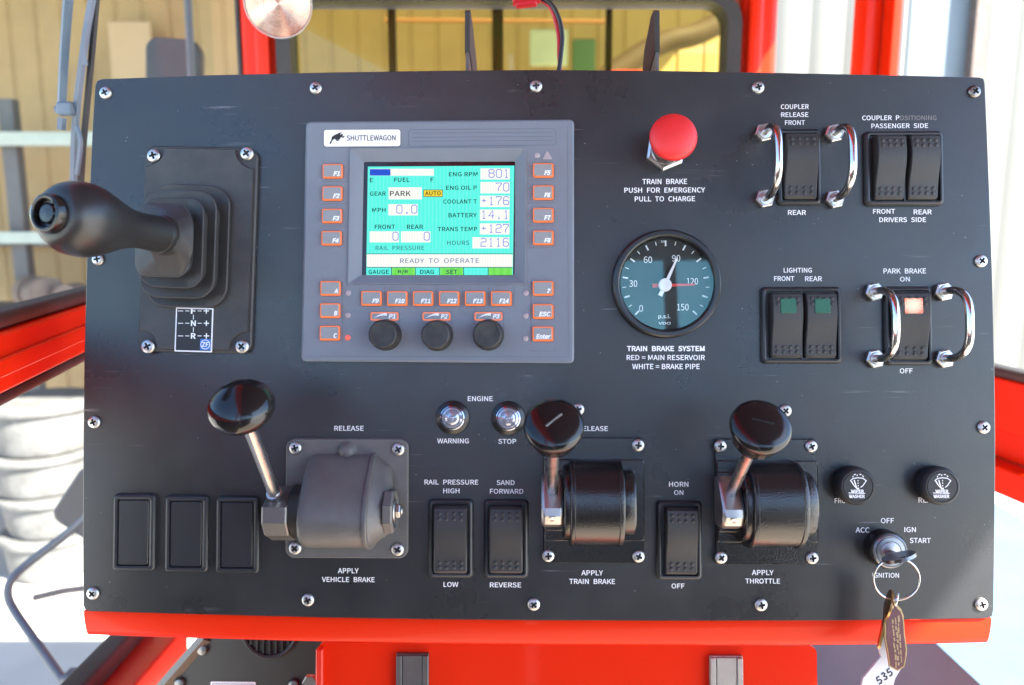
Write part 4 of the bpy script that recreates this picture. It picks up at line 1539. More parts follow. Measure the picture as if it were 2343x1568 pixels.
for i, (nm, r_, m) in enumerate(FLD):
    b = B()
    srect(b, *r_, 0.00030 if nm not in ('fuel_level', 'mode_flag_field') else 0.00040)
    obj(nm, b, M[m], scr)
b = B()
for r_ in ((148, 1191, 1878, 1197), (146, 1351, 1876, 1358), (436, 1358, 444, 1446), (722, 1358, 728, 1446), (1006, 1358, 1013, 1446), (1290, 1358, 1297, 1446), (1583, 1358, 1590, 1446)):
    srect(b, *r_, 0.00042)
obj('divider_lines', b, M['e_black'], scr)
ks = .31884 / 1.6533 * (ZD - hs_) / FPX
for (s, x, y, wd, cap, m) in (('E', 202, 320, 36, 52, 'e_black'), ('FUEL', 563, 317, 184, 52, 'e_black'), ('F', 921, 315, 36, 50, 'e_black'),
                              ('GEAR', 278, 481, 192, 52, 'e_black'), ('PARK', 545, 479, 250, 62, 'e_black'), ('AUTO', 932, 477, 190, 50, 'e_brown'), ('MPH', 291, 675, 160, 50, 'e_black'),
                              ('FRONT', 362, 874, 242, 52, 'e_black'), ('REAR', 719, 874, 194, 52, 'e_black'), ('RAIL  PRESSURE', 540, 1124, 582, 50, 'e_grey'),
                              ('ENG RPM', 1291, 250, 342, 52, 'e_black'), ('ENG OIL P', 1270, 411, 366, 52, 'e_black'), ('COOLANT T', 1253, 574, 400, 52, 'e_black'),
                              ('BATTERY', 1284, 736, 338, 52, 'e_black'), ('TRANS TEMP', 1222, 900, 472, 52, 'e_black'), ('HOURS', 1231, 1064, 262, 52, 'e_grey'),
                              ('READY  TO  OPERATE', 1010, 1276, 940, 56, 'e_slate'), ('GAUGE', 288, 1408, 244, 52, 'e_menu'), ('R/R', 578, 1408, 122, 52, 'e_menu'),
                              ('DIAG', 862, 1408, 166, 52, 'e_menu'), ('SET', 1154, 1408, 136, 52, 'e_menu')):
    b = B()
    c = sq(x, y, 0.0005)
    add_text(b, s, c.x, c.y, wd * ks, cap * ks, c.z, {'e_black': 0.012, 'e_brown': 0.02, 'e_slate': 0.0, 'e_grey': 0.006, 'e_menu': 0.02}[m], space=1.12)
    obj('lettering', b, M[m], scr)
for (s, xr, yb, m) in (('801', 1834, 290, 'e_digit'), ('70', 1832, 452, 'e_digit'), ('+176', 1832, 614, 'e_digit'), ('14.1', 1832, 778, 'e_digit'), ('+127', 1830, 942, 'e_digit'),
                       ('2116', 1828, 1106, 'e_digit'), ('0.0', 742, 714, 'e_digit'), ('0', 520, 1034, 'e_digit'), ('0', 890, 1034, 'e_digit')):
    b = B()
    for i, ch in enumerate(reversed(s)):
        x0 = xr - 62 - 88 * i
        for k, pl_ in enumerate(DIG[ch]):
            pts = [sq(x0 + px * 15.5, yb - py * 13.6) for px, py in pl_]
            stroke(b, [(p.x, p.y) for p in pts], (8 if ch != '.' else 18) * ks, hs_ + 0.0005 + 0.00004 * k)
    obj('digits', b, M[m], scr)

# raised name badge with the leaping ram
b = B()
c = tq(c6, 423, 163, HB)
wd, ht = 458 * kb, 100 * kb
rloft(b, [(HB - 0.0003, wd + 0.0012, ht + 0.0012, 0.0022, c.x, c.y), (HB + 0.0002, wd + 0.0012, ht + 0.0012, 0.0022, c.x, c.y)], 5)
obj('badge_recess', b, M['line'], dt)
b = B()
rloft(b, [(HB + 0.0001, wd, ht, 0.0018, c.x, c.y), (HB + 0.0007, wd, ht, 0.0018, c.x, c.y)], 5)
bd = obj('name_badge', b, M['badge'], dt)
b = B()
q = tq(c6, 477, 163, HB)
add_text(b, 'SHUTTLEWAGON', q.x, q.y, 294 * kb, 33 * kb, HB + 0.0009, 0.008)
obj('lettering', b, M['ink'], bd)
b = B()
RAM = [(229, 197), (232, 186), (240, 172), (241, 160), (248, 150), (260, 143), (275, 137), (286, 130), (296, 128), (304, 131), (309, 138), (308, 147), (313, 150), (316, 147), (318, 152), (312, 160), (305, 160), (300, 156),
       (294, 160), (290, 168), (284, 172), (276, 172), (266, 168), (258, 166), (250, 172), (245, 178), (240, 190), (236, 197)]
vs = [b.verts.new(tq(c6, x, y, HB + 0.0009) + Vector((0, 0, 0))) for x, y in RAM]
b.faces.new(vs)
fl = [(262, 166), (268, 176), (276, 180), (285, 178), (290, 172), (284, 174), (276, 174), (270, 168)]
vs = [b.verts.new(tq(c6, x, y, HB + 0.00094)) for x, y in fl]
b.faces.new(vs)
bmesh.ops.triangulate(b, faces=b.faces[:])
obj('logo', b, M['ink'], bd)
b = B()
cc = tq(c6, 303, 143, HB + 0.00098)
stroke(b, [(cc.x + 9 * kb * math.cos(R(a)), cc.y + 9 * kb * math.sin(R(a))) for a in range(-60, 170, 15)], 4.5 * kb, HB + 0.00098)
obj('logo_horn', b, M['badge'], bd)

# engraved lines of the overlay
b = B()


def eline(pts, wd=3.0, h=0.0):
    stroke(b, [tuple(tq(c6, x, y, HB).to_2d()) for x, y in pts], wd * kb, HB + 0.00012 + h)


for y in (133, 158, 181):
    eline([(720, y), (1556, y - 6)], 2.6)
eline([(697, 200), (699, 125), (710, 112), (1555, 106), (1570, 116), (1572, 190), (1560, 203), (715, 212), (704, 210), (697, 200)], 2.6, 0.00004)
for y in (417, 548, 681):
    eline([(190, y + 3), (338, y + 3)], 2)
for y in (411, 545, 678, 812):
    eline([(1402, y), (1562, y)], 2)
for x in (410, 556, 709, 862, 1017, 1172, 1322):
    eline([(x, 1040), (x, 1162)], 2)
for x in (462, 772, 1079):
    eline([(x, 1262), (x, 1200), (x + 9, 1188), (x + 172, 1188), (x + 182, 1200), (x + 182, 1300)], 2)
for (x, y0_, y1_) in ((306, 1010, 1385), (1424, 1010, 1390)):
    eline([(x, y0_), (x, y1_)], 2)
eline([(1424, 1412), (1424, 1424), (1568, 1424), (1568, 1412)], 2)
eline([(95, 1455), (1645, 1460), (1640, 92)], 2)
obj('engraved_lines', b, M['line'], dt)

# keys with glowing skirts
KEYS = [('F1', 250, 360), ('F2', 248, 492), ('F3', 246, 625), ('F4', 243, 757), ('A', 237, 1055), ('B', 235, 1187), ('C', 233, 1320),
        ('F5', 1499, 355), ('F6', 1499, 487), ('F7', 1499, 621), ('F8', 1499, 755), ('?', 1498, 1055), ('ESC', 1498, 1192), ('Enter', 1497, 1325),
        ('F9', 480, 1114), ('F10', 633, 1115), ('F11', 786, 1115), ('F12', 941, 1115), ('F13', 1095, 1115), ('F14', 1250, 1115)]
hk = HB + 0.0026
for s, x, y in KEYS:
    c = tq(c6, x, y, HB)
    b = B()
    rloft(b, [(HB - 0.0002, 127 * kb, 96 * kb, 0.0022, c.x, c.y), (HB + 0.00008, 127 * kb, 96 * kb, 0.0022, c.x, c.y)], 4)
    so = obj('key_recess', b, M['line'], dt)
    c = tq(c6, x - 4, y - 4, hk)
    sx = 112 * kb
    sy = 76 * kb
    base = tq(c6, x - 1, y, HB)
    b = B()
    rloft(b, [(HB - 0.0001, sx + 0.0011, sy + 0.0011, 0.0011, base.x, base.y), (hk - 0.0006, sx + 0.0008, sy + 0.0008, 0.0011, c.x, c.y), (hk - 0.0002, sx + 0.0001, sy + 0.0001, 0.0011, c.x, c.y)], 4)
    key = obj('key', b, M['e_orange'], dt)
    b = B()
    rloft(b, [(hk - 0.0008, sx - 0.0008, sy - 0.0008, 0.0010, c.x, c.y), (hk - 0.0001, sx - 0.0008, sy - 0.0008, 0.0010, c.x, c.y), (hk + 0.0002, sx - 0.0014, sy - 0.0014, 0.0008, c.x, c.y)], 4)
    obj('key_cap', b, M['grey_key'], key)
    b = B()
    wl = {1: 22, 2: 40, 3: 58, 5: 88}[len(s)] if s != 'ESC' else 70
    xo = 46 - wl / 2
    add_text(b, s, c.x + (xo if len(s) < 5 else 4) * kb, c.y - 17 * kb, wl * kb, 28 * kb, hk + 0.00032, 0.034, 0.22)
    obj('lettering', b, M['white'], key)
# pots and their lit legends
for s, x, y in (('P1', 543, 1325), ('P2', 857, 1328), ('P3', 1165, 1325)):
    lx, ly = {'P1': 555, 'P2': 863, 'P3': 1171}[s], 1219
    c = tq(c6, lx, ly, HB)
    b = B()
    rloft(b, [(HB - 0.0001, 166 * kb, 49 * kb, 0.0014, c.x, c.y), (HB + 0.0004, 166 * kb, 49 * kb, 0.0014, c.x, c.y)], 4)
    lg = obj('knob_legend', b, M['e_orange'], dt)
    b = B()
    rloft(b, [(HB + 0.0003, 152 * kb, 36 * kb, 0.0011, c.x, c.y), (HB + 0.00055, 152 * kb, 36 * kb, 0.0011, c.x, c.y)], 4)
    obj('legend_field', b, M['grey_key'], lg)
    b = B()
    add_text(b, s, c.x + 46 * kb, c.y, 42 * kb, 28 * kb, HB + 0.0007, 0.034, 0.22)
    up, dn = [], []
    for k in range(9):
        t_ = k / 8
        px = c.x + (-62 + 76 * t_) * kb
        py = c.y + (-10 + 22 * math.sin(t_ * 1.9)) * kb
        wv = (1 + 7 * t_) * kb
        up.append(b.verts.new((px, py + wv, HB + 0.0007)))
        dn.append(b.verts.new((px, py - wv, HB + 0.0007)))
    for k in range(8):
        b.faces.new((up[k], dn[k], dn[k + 1], up[k + 1]))
    obj('lettering', b, M['white'], lg)
    hkn = HB + 0.0150
    pc = tq(c6, x, y, hkn)
    pb = Vector((pc.x, pc.y, 0))
    b = B()
    n = 40
    rb, rt = 93 * kb, 80 * .3858 * (ZD - hkn) / FPX
    rings = []
    for (rr_, z, dep) in ((rb, HB, 0), (rb, HB + 0.0015, 0), (rb * 0.985, HB + 0.0018, 0.05), ((rt + rb) / 2 + 0.0002, hkn - 0.003, 0.05), (rt + 0.0003, hkn - 0.0006, 0), (rt - 0.0006, hkn, 0), (rt - 0.0030, hkn - 0.0004, 0)):
        ring = []
        for i in range(120):
            a = 2 * math.pi * i / 120
            f = 1 - dep * (1 if (i % 15) < 2 else 0)
            ring.append(Vector((pb.x + rr_ * f * math.cos(a), pb.y + rr_ * f * math.sin(a), z)))
        rings.append(ring)
    loft(b, rings)
    obj('knob', b, M['pot'], dt, angle=30)
# little lamps
for (x, y, m, lab) in ((340, 1080, 'led', None), (338, 1212, 'led', None), (337, 1345, 'e_led', 'lit pink lamp'), (1393, 1080, 'led', None), (1393, 1215, 'led', None), (1391, 1350, 'led', None), (1460, 265, 'led', None)):
    c = tq(c6, x, y, HB)
    b = B()
    lathe(b, [(17 * kb, HB - 0.0001), (17 * kb, HB + 0.0003), (13 * kb, HB + 0.0006), (0, HB + 0.0007)], 20, Matrix.Translation((c.x, c.y, 0)))
    obj('indicator', b, M[m], dt, label=lab)
c0_ = [tq(c6, x, y, HB) for x, y in ((1520, 236), (1552, 288), (1491, 288))]
b = B()
prism(b, quad_round(c0_, 0.0012, 4), HB - 0.0001, HB + 0.0004)
obj('warning_triangle', b, M['led'], dt)

# ------------------------------------------------------------------ emergency mushroom button
us, vs_ = 1520, 349
eb = thing('emergency_button', 'red mushroom push button on a steel hex nut above the gauge', 'push button', on_panel(us, vs_))
b = B()
lathe(b, [(0.0150, 0.0), (0.0150, 0.001)], 6, Matrix.Rotation(R(22), 4, 'Z'))
lathe(b, [(0.0132, 0.0012), (0.0152, 0.0022), (0.0152, 0.0055), (0.0132, 0.0066)], 6, Matrix.Rotation(R(22), 4, 'Z'))
lathe(b, [(0.0110, 0.0064), (0.0106, 0.0090), (0.0088, 0.0090)], 32)
obj('nut', b, M['steel'], eb, angle=20)
b = B()
lathe(b, [(0.0086, 0.006), (0.0086, 0.012), (0.0078, 0.0124), (0.0078, 0.028)], 32)
obj('stem', b, M['gauge_bezel'], eb)
tip = L3(1542.6, 310.4, 0.036) - L3(us, vs_, 0)
b = B()
XX = axis((0, 0, 0), tip)
hl = tip.length
rm = 55.2 / FPX * (ZD - 0.034)
prof = [(0.008, -0.011), (rm * 0.72, -0.0095), (rm * 0.95, -0.0065), (rm, -0.0045), (rm * 0.985, -0.0025)]
prof += [(rm * 0.985 * math.cos(R(a)), -0.0025 + 0.0050 * math.sin(R(a))) for a in (12, 25, 40, 55, 70, 82)] + [(0.0, 0.0025)]
lathe(b, [(r, z + hl) for r, z in prof], 48, XX)
obj('head', b, M['stop_red'], eb)

# ------------------------------------------------------------------ pressure gauge
us, vs_ = 1521.5, 651
pg = thing('pressure_gauge', 'round train brake pressure gauge with white and red needles', 'gauge', on_panel(us, vs_))
HG = 0.008
ro = 124.5 / FPX * (ZD - 0.006)
ri = 107.0 / FPX * (ZD - HG)
b = B()
prof = [(ro, 0.0), (ro, 0.0055), (ro * 0.985, 0.0078), (ro * 0.955, 0.0088), (ri * 1.045, 0.0088), (ri * 1.02, 0.0082), (ri * 1.0, 0.0070), (ri * 0.975, 0.0020)]
lathe(b, prof, 80, None, True, False)
obj('bezel', b, M['gauge_bezel'], pg, angle=24)
b = B()
lathe(b, [(ri * 0.99, 0.0016), (ri * 0.99, 0.0021)], 80)
dl = obj('dial', b, M['dial'], pg)
kg = .409 * (ZD - 0.002) / FPX
gc = (471, 1033)


def gq(x, y):
    return (x - gc[0]) * kg, -(y - gc[1]) * kg


zt = 0.0024
TICKS = []
for i in range(21):
    a = R(225 - 270 * i / 20)
    major = i % 2 == 0
    r1 = 243 * kg
    r0 = (212 if major else 222) * kg
    b = B()
    stroke(b, [(r0 * math.cos(a), r0 * math.sin(a)), (r1 * math.cos(a), r1 * math.sin(a))], (8.5 if major else 4.5) * kg, zt)
    obj('tick_mark', b, M['white'], dl)
for (s, x, y, wd, cap) in (('0', 333, 1169, 22, 37), ('30', 290, 1030, 44, 37), ('60', 372, 897, 46, 37), ('90', 529, 889, 46, 37), ('120', 619, 1018, 62, 36), ('150', 565, 1162, 64, 37)):
    b = B()
    px, py = gq(x, y)
    add_text(b, s, px, py, wd * kg, cap * kg, zt, 0.0)
    obj('numeral', b, M['white'], dl)
for (s, x, y, wd, cap) in (('p.s.i.', 462, 1216, 66, 28), ('VDO', 463, 1252, 68, 15), ('3288', 460, 795, 32, 11)):
    b = B()
    px, py = gq(x, y)
    add_text(b, s, px, py, wd * kg, cap * kg, zt, 0.01)
    obj('lettering', b, M['white'], dl)
b = B()
hx, hy = gq(463, 1040)


def needle(bm, tipx, tipy, tailx, taily, w0, w1, z):
    p0 = Vector(gq(tailx, taily))
    p1 = Vector(gq(tipx, tipy))
    d = (p1 - p0).normalized()
    n_ = Vector((-d.y, d.x))
    pl_ = [p0 - n_ * w0 / 2 * kg, p1 - n_ * w1 / 2 * kg, p1 + d * w1 * 0.6 * kg, p1 + n_ * w1 / 2 * kg, p0 + n_ * w0 / 2 * kg]
    prism(bm, [tuple(p) for p in pl_], z, z + 0.0005)


needle(b, 628, 1037, 396, 1043, 22, 9, 0.0032)
obj('needle', b, mat('needle red', (0.62, 0.04, 0.03), 0.4), pg, label='red needle')
b = B()
needle(b, 531, 893, 436, 1100, 24, 9, 0.0045)
obj('needle', b, M['badge'], pg, label='white needle')
b = B()
lathe(b, [(37 * kg, 0.0040), (37 * kg, 0.0056), (33 * kg, 0.0062), (4 * kg, 0.0062), (3.4 * kg, 0.0056)], 32, Matrix.Translation((hx, hy, 0)))
obj('needle_hub', b, M['badge'], pg)
b = B()
lathe(b, [(ri * 0.992, 0.0066), (ri * 0.992, 0.0070)], 80)
obj('cover_glass', b, M['gauge_glass'], pg)


# ------------------------------------------------------------------ rocker switches
def rocker_mesh(w_, h_, tilt=0.0, lens=False):
    """curved rocker: profile along y, dots at both ends"""
    bm = B()
    ny, nx = 26, 9
    def hz(t):          # t 0 bottom .. 1 top
        base = 0.0088 + 0.0022 * math.cos((t - 0.70) * 5.2) + tilt * (t - 0.5) * 0.008
        edge = min(t, 1 - t)
        return base - 0.0022 * max(0.0, 1 - edge / 0.05) ** 2
    rows = []
    for i in range(ny + 1):
        t = i / ny
        y = (t - 0.5) * h_
        ring = []
        z1 = hz(t)
        cs_ = [(-1, 0.0), (-1, 0.72), (-0.975, 0.90), (-0.92, 0.985), (-0.5, 1.0), (0, 1.0), (0.5, 1.0), (0.92, 0.985), (0.975, 0.90), (1, 0.72), (1, 0.0)]
        corner = 1.0 - 0.05 * max(0.0, 1 - min(t, 1 - t) / 0.03) ** 2
        for fx, fz in cs_:
            ring.append(Vector((fx * w_ / 2 * corner, y, 0.0005 + (z1 - 0.0005) * (fz if fz < 1 else 1.0))))
        rows.append(ring)
    loft(bm, rows, True, True, False)
    for t0 in ((0.09, 0.165), (0.815, 0.895)):
        for t in t0:
            for k in range(4):
                if lens and t == 0.815 and k in (1, 2):
                    continue
                x = (-0.32 + 0.215 * k) * w_
                lathe(bm, [(0.00150, hz(t) - 0.0004), (0.00142, hz(t) + 0.0003), (0.0009, hz(t) + 0.0007), (0, hz(t) + 0.0008)], 10, Matrix.Translation((x, (t - 0.5) * h_, 0)), False, True)
    return bm, hz


def switch(name, label, u0, v0, u1, v1, rockers, cat='switch', group=None):
    """u0..v1: picture box of its frame; rockers: list of (u centre, v centre, width, height, tilt, lens)"""
    uc, vc = (u0 + u1) / 2, (v0 + v1) / 2
    t = thing(name, label, cat, on_panel(uc, vc), group)
    k = (ZD - 0.003) / FPX
    w_, h_ = (u1 - u0) * k, (v1 - v0) * k
    hole_w = [r[2] for r in rockers]
    bm = B()
    rloft(bm, [(0.0, w_, h_, 0.0035), (0.0022, w_, h_, 0.0035), (0.0036, w_ - 0.0018, h_ - 0.0018, 0.0030), (0.0042, w_ - 0.0042, h_ - 0.0042, 0.0024), (0.0040, w_ - 0.0062, h_ - 0.0062, 0.0016), (0.0006, w_ - 0.0066, h_ - 0.0066, 0.0014)], 6)
    obj('frame', bm, M['bezel'], t, angle=30)
    if len(rockers) == 2:
        bm = B()
        box(bm, (0, 0, 0.0020), (0.0012, h_ - 0.0068, 0.0028))
        obj('divider', bm, M['bezel'], t)
    for (fx, fw, tilt, lens) in rockers:
        rw_, rh_ = fw * w_, h_ - 0.0086
        bm, hz = rocker_mesh(rw_, rh_, tilt, lens is not None)
        for v_ in bm.verts:
            v_.co.x += fx * w_
        ro_ = obj('rocker', bm, M['rocker'], t, angle=32)
        if lens:
            bm = B()
            lw_ = rw_ * 0.50
            ly, lh = rh_ * 0.285, rh_ * 0.225
            z0_ = hz(0.5 + 0.285)
            rings = []
            for (dz, ins) in ((-0.0012, 0), (0.0004, 0), (0.0007, 0.0006)):
                pl_ = rrect(lw_ - ins, lh - ins, 0.0008, 3, fx * w_, ly)
                rings.append([Vector((x, y, hz(0.5 + y / rh_) + dz)) for x, y in pl_])
            loft(bm, rings)
            le = obj('lens', bm, M[lens], ro_)
    return t


def r8(x0, y0, x1, y1):
    a, b_ = c8(x0, y0), c8(x1, y1)
    return a[0], a[1], b_[0], b_[1]


one = lambda tilt, lens=None, fx=0.0, fw=0.74: [(fx, fw, tilt, lens)]
switch('rocker_switch', 'black rocker switch between the two upper steel handles, under COUPLER RELEASE', *r8(192, 187, 428, 600), one(0.25))
switch('double_rocker_switch', 'black double rocker switch under the COUPLER POSITIONING lettering', *r8(662, 198, 1082, 602), [(-0.205, 0.375, 0.25, None), (0.215, 0.375, 0.25, None)])
switch('double_rocker_switch', 'black double rocker switch with two dark green windows under LIGHTING', *r8(108, 1036, 536, 1448), [(-0.205, 0.385, -0.05, 'green_lens'), (0.215, 0.385, -0.05, 'green_lens')])
switch('rocker_switch', 'black rocker switch with a glowing red window between the PARK BRAKE handles', *r8(768, 1034, 1022, 1456), one(0.25, 'e_red'))
r3 = lambda x0, y0, x1, y1: (*k3(x0, y0)[:2], *k3(x1, y1)[:2])
r4 = lambda x0, y0, x1, y1: (*k4(x0, y0)[:2], *k4(x1, y1)[:2])
switch('rocker_switch', 'black rocker switch between the RAIL PRESSURE HIGH and LOW lettering', *r3(130, 815, 440, 1352), one(-0.35))
switch('rocker_switch', 'black rocker switch between the SAND FORWARD and REVERSE lettering', *r3(510, 818, 818, 1354), one(-0.1))
switch('rocker_switch', 'black rocker switch with scuffed face under HORN ON lettering', *r4(148, 828, 458, 1364), one(0.2, None, 0.03, 0.70))

# blank plugs
for (x0, y0, x1, y1, lab) in ((568, 613, 780, 994, 'black blank switch plug nearest the left edge of the console'), (826, 620, 1042, 1001, 'black blank switch plug in the middle of the row of three'),
                              (1078, 625, 1295, 1006, 'black blank switch plug next to the vehicle brake lever')):
    f1 = lambda x, y: (x * .46, 846.8 + y * .46)
    u0, v0 = f1(x0, y0)
    u1, v1 = f1(x1, y1)
    t = thing('blank_plug', lab, 'switch blank', on_panel((u0 + u1) / 2, (v0 + v1) / 2), 'blank switch plugs')
    k = (ZD - 0.003) / FPX
    w_, h_ = (u1 - u0) * k, (v1 - v0) * k
    b = B()
    rloft(b, [(0.0, w_, h_, 0.0032), (0.0022, w_, h_, 0.0032), (0.0036, w_ - 0.0020, h_ - 0.0020, 0.0026), (0.0040, w_ - 0.0044, h_ - 0.0044, 0.0020), (0.0036, w_ - 0.0072, h_ - 0.0072, 0.0016), (0.0018, w_ - 0.0080, h_ - 0.0080, 0.0014)], 6)
    obj('frame', b, M['bezel'], t, angle=30)
    b = B()
    rloft(b, [(0.0012, w_ - 0.0092, h_ - 0.0092, 0.0014), (0.0030, w_ - 0.0092, h_ - 0.0092, 0.0014), (0.0034, w_ - 0.0100, h_ - 0.0100, 0.0010)], 4)
    obj('blank', b, M['bezel'], t)


# ------------------------------------------------------------------ steel guard handles
def handle(u, va, vb, lab, first=None):
    vc = (va + vb) / 2
    mw = on_panel(u, vc)
    if first is not None:
        return copy_tree(first, mw, lab)
    t = thing('guard_handle', lab, 'handle', mw, 'steel guard handles beside the switches')
    half = (vb - va) / 2 * PXM
    rr = 0.0029
    pts = [(0, half, 0.003)]
    for k in range(0, 41):
        a = math.pi * k / 40
        c_, s_ = math.cos(a), math.sin(a)
        pts.append((0, half * math.copysign(abs(c_) ** 0.62, c_), 0.008 + 0.0285 * max(0.0, s_) ** 0.80))
    pts.append((0, -half, 0.003))
    bm = B()
    tube(bm, pts, rr, 18)
    obj('rod', bm, M['chrome'], t, angle=60)
    for s in (1, -1):
        bm = B()
        X = Matrix.Translation((0, s * half, 0)) @ Matrix.Rotation(R(12), 4, 'Z')
        lathe(bm, [(0.0064, 0.0), (0.0072, 0.0008), (0.0072, 0.0048), (0.0062, 0.0056)], 6, X)
        lathe(bm, [(0.0052, 0.0050), (0.0046, 0.0062), (0.0032, 0.0064)], 24, X)
        obj('nut', bm, M['steel'], t, angle=20)
    return t


q = lambda x, y: c8(x, y)[:2]
h1 = handle(q(122, 0)[0], q(0, 209)[1], q(0, 564)[1], 'steel guard handle left of the coupler release switch')
handle(q(497, 0)[0], q(0, 211)[1], q(0, 568)[1], 'steel guard handle between the coupler release and coupler positioning switches', h1)
handle(q(713, 0)[0], q(0, 1060)[1], q(0, 1424)[1], 'steel guard handle left of the red lit park brake switch', h1)
handle(q(1086, 0)[0], q(0, 1061)[1], q(0, 1421)[1], 'steel guard handle right of the red lit park brake switch', h1)

# ------------------------------------------------------------------ engine lamps
for (x, y, lab) in ((296, 254, 'clear round lamp above the WARNING lettering'), (678, 258, 'clear round lamp above the STOP lettering')):
    u, v, k = k3(x, y)
    t = thing('indicator_lamp', lab, 'indicator lamp', on_panel(u, v), 'engine lamps')
    kk_ = k * PXM
    b = B()
    lathe(b, [(117 * kk_, 0.0), (117 * kk_, 0.0014), (112 * kk_, 0.0022), (84 * kk_, 0.0040), (80 * kk_, 0.0040), (78 * kk_, 0.0032)], 48)
    obj('ring', b, M['gauge_bezel'], t, angle=25)
    b = B()
    lathe(b, [(86 * kk_, 0.0042), (84 * kk_, 0.0050), (76 * kk_, 0.0054), (72 * kk_, 0.0048)], 48)
    obj('rim', b, M['lens_ring'], t)
    b = B()
    lathe(b, [(76 * kk_, 0.0040), (70 * kk_, 0.0052), (56 * kk_, 0.0058), (52 * kk_, 0.0052), (48 * kk_, 0.0058), (34 * kk_, 0.0068), (20 * kk_, 0.0072), (16 * kk_, 0.0068), (10 * kk_, 0.0074), (0, 0.0076)], 48)
    obj('lens', b, M['lens_clear'], t, angle=15)


# ------------------------------------------------------------------ levers
def side_loft(bm, prof, xs, X=None, mid=(0.0, 0.004)):
    """profile in (y, h), repeated at each (x, scale)"""
    rings = []
    for x, s in xs:
        rings.append([Vector((x, mid[0] + (y - mid[0]) * s, mid[1] + (h - mid[1]) * s)) for y, h in prof])
    loft(bm, rings)


def barrel(bm, y, h, r, x0, x1, n=32, bev=0.0008):
    X = Matrix.Translation((0, y, h)) @ Matrix.Rotation(R(90), 4, 'Y')
    lathe(bm, [(r - bev, x0), (r, x0 + bev), (r, x1 - bev), (r - bev, x1)], n, X)


# vehicle brake: dusty grey cover, oval knob
us, vs_, _k = k2(1072, 840)
vb = thing('vehicle_brake_lever', 'grey dusty brake lever with oval black knob and square base plate', 'lever', on_panel(us, vs_))
bx, by = L(us, vs_)


def vq(x, y, h):
    u, v, k = k2(x, y)
    p = L3(u, v, h)
    return Vector((p.x - bx, p.y - by, h))


b = B()
rloft(b, [(0.0, 0.0918, 0.0888, 0.0070), (0.0030, 0.0918, 0.0888, 0.0070), (0.0040, 0.0902, 0.0872, 0.0062)], 7)
obj('base_plate', b, M['lever_grey'], vb)
cov = [(0.0330, 0.0030), (0.0322, 0.0085), (0.0285, 0.0135), (0.0225, 0.0200), (0.0150, 0.0275), (0.0060, 0.0350), (-0.0040, 0.0405), (-0.0130, 0.0420), (-0.0210, 0.0400), (-0.0275, 0.0345), (-0.0315, 0.0260), (-0.0335, 0.0150), (-0.0340, 0.0030)]
b = B()
side_loft(b, cov, [(-0.0275, 0.90), (-0.0268, 0.955), (-0.0245, 0.995), (-0.020, 1.0), (0.0175, 1.0), (0.0215, 0.985), (0.0240, 0.93), (0.0262, 0.86), (0.0300, 0.80), (0.0330, 0.72), (0.0342, 0.62)])
cv = obj('cover', b, M['lever_grey'], vb, angle=32)
b = B()
side_loft(b, cov, [(0.0186, 0.985), (0.0190, 1.028), (0.0198, 1.036), (0.0216, 1.036), (0.0223, 1.022), (0.0227, 0.96)])
obj('rib', b, M['lever_grey'], cv, angle=32)
b = B()
barrel(b, 0.0020, 0.0120, 0.0060, -0.0300, -0.0262, 20)
obj('side_boss', b, M['lever_grey'], cv)
b = B()
p = vq(1062, 540, 0.008)
lathe(b, [(0.0080, 0.000), (0.0066, 0.0020), (0.0050, 0.0050), (0.0030, 0.0064), (0, 0.0068)], 24, Matrix.Translation((p.x, p.y, 0.0035)))
obj('cover_boss', b, M['lever_grey'], vb, angle=60)
b = B()
X = Matrix.Translation((0, -0.0060, 0.0200)) @ Matrix.Rotation(R(90), 4, 'Y') @ Matrix.Rotation(R(22.5), 4, 'Z')
lathe(b, [(0.0162, 0.0325), (0.0162, 0.0378), (0.0150, 0.0392), (0.0128, 0.0392), (0.0118, 0.0380), (0.0116, 0.0352)], 8, X, True, False)
hb = obj('pivot_hub', b, M['lever_grey'], vb, angle=20)
b = B()
barrel(b, -0.0060, 0.0200, 0.0117, 0.0345, 0.0362, 8)
obj('pocket', b, M['blackdeep'], hb)
b = B()
barrel(b, -0.0060, 0.0200, 0.0088, 0.0382, 0.0396, 28)
barrel(b, -0.0060, 0.0200, 0.0052, 0.0394, 0.0430, 6)
barrel(b, -0.0060, 0.0200, 0.0032, 0.0428, 0.0446, 16)
obj('pivot_bolt', b, M['alu'], vb, angle=20)
b = B()
barrel(b, -0.0060, 0.0200, 0.0185, -0.0345, -0.0265, 32)
obj('pivot_disc', b, M['blackdeep'], vb)
A_ = [vq(600, 762, 0.016), vq(594, 905, 0.040), vq(584, 1012, 0.0405), vq(580, 1092, 0.0340), vq(592, 1122, 0.0190), (0, 0, 0), (0, 0, 0)]
yh = [(p.y, p.z) for p in A_[:5]] + [(A_[4].y + 0.004, 0.0075), (A_[0].y - 0.002, 0.0075)]
xm = vq(590, 950, 0.038).x
b = B()
side_loft(b, yh, [(xm - 0.0088, 0.97), (xm - 0.0078, 1.0), (xm + 0.0078, 1.0), (xm + 0.0088, 0.97)], mid=((yh[0][0] + yh[3][0]) / 2, 0.02))
obj('lever_block', b, M['lever_steel'], vb, angle=25)
r0, kc = vq(597, 838, 0.0285), vq(372, 242, 0.098)
b = B()
tube(b, [r0 - (kc - r0) * 0.05, r0 + (kc - r0) * 0.5, kc], 0.0043, 20)
dr = (kc - r0).normalized()
rd = obj('rod', b, M['steel'], vb, angle=60)
b = B()
lathe(b, [(0.0056, -0.001), (0.0056, 0.0014), (0.0044, 0.0018)], 24, axis(r0 + dr * 0.004, kc))
obj('collar', b, M['steel'], rd)
b = B()
rx, rz = 0.0208, 0.0132
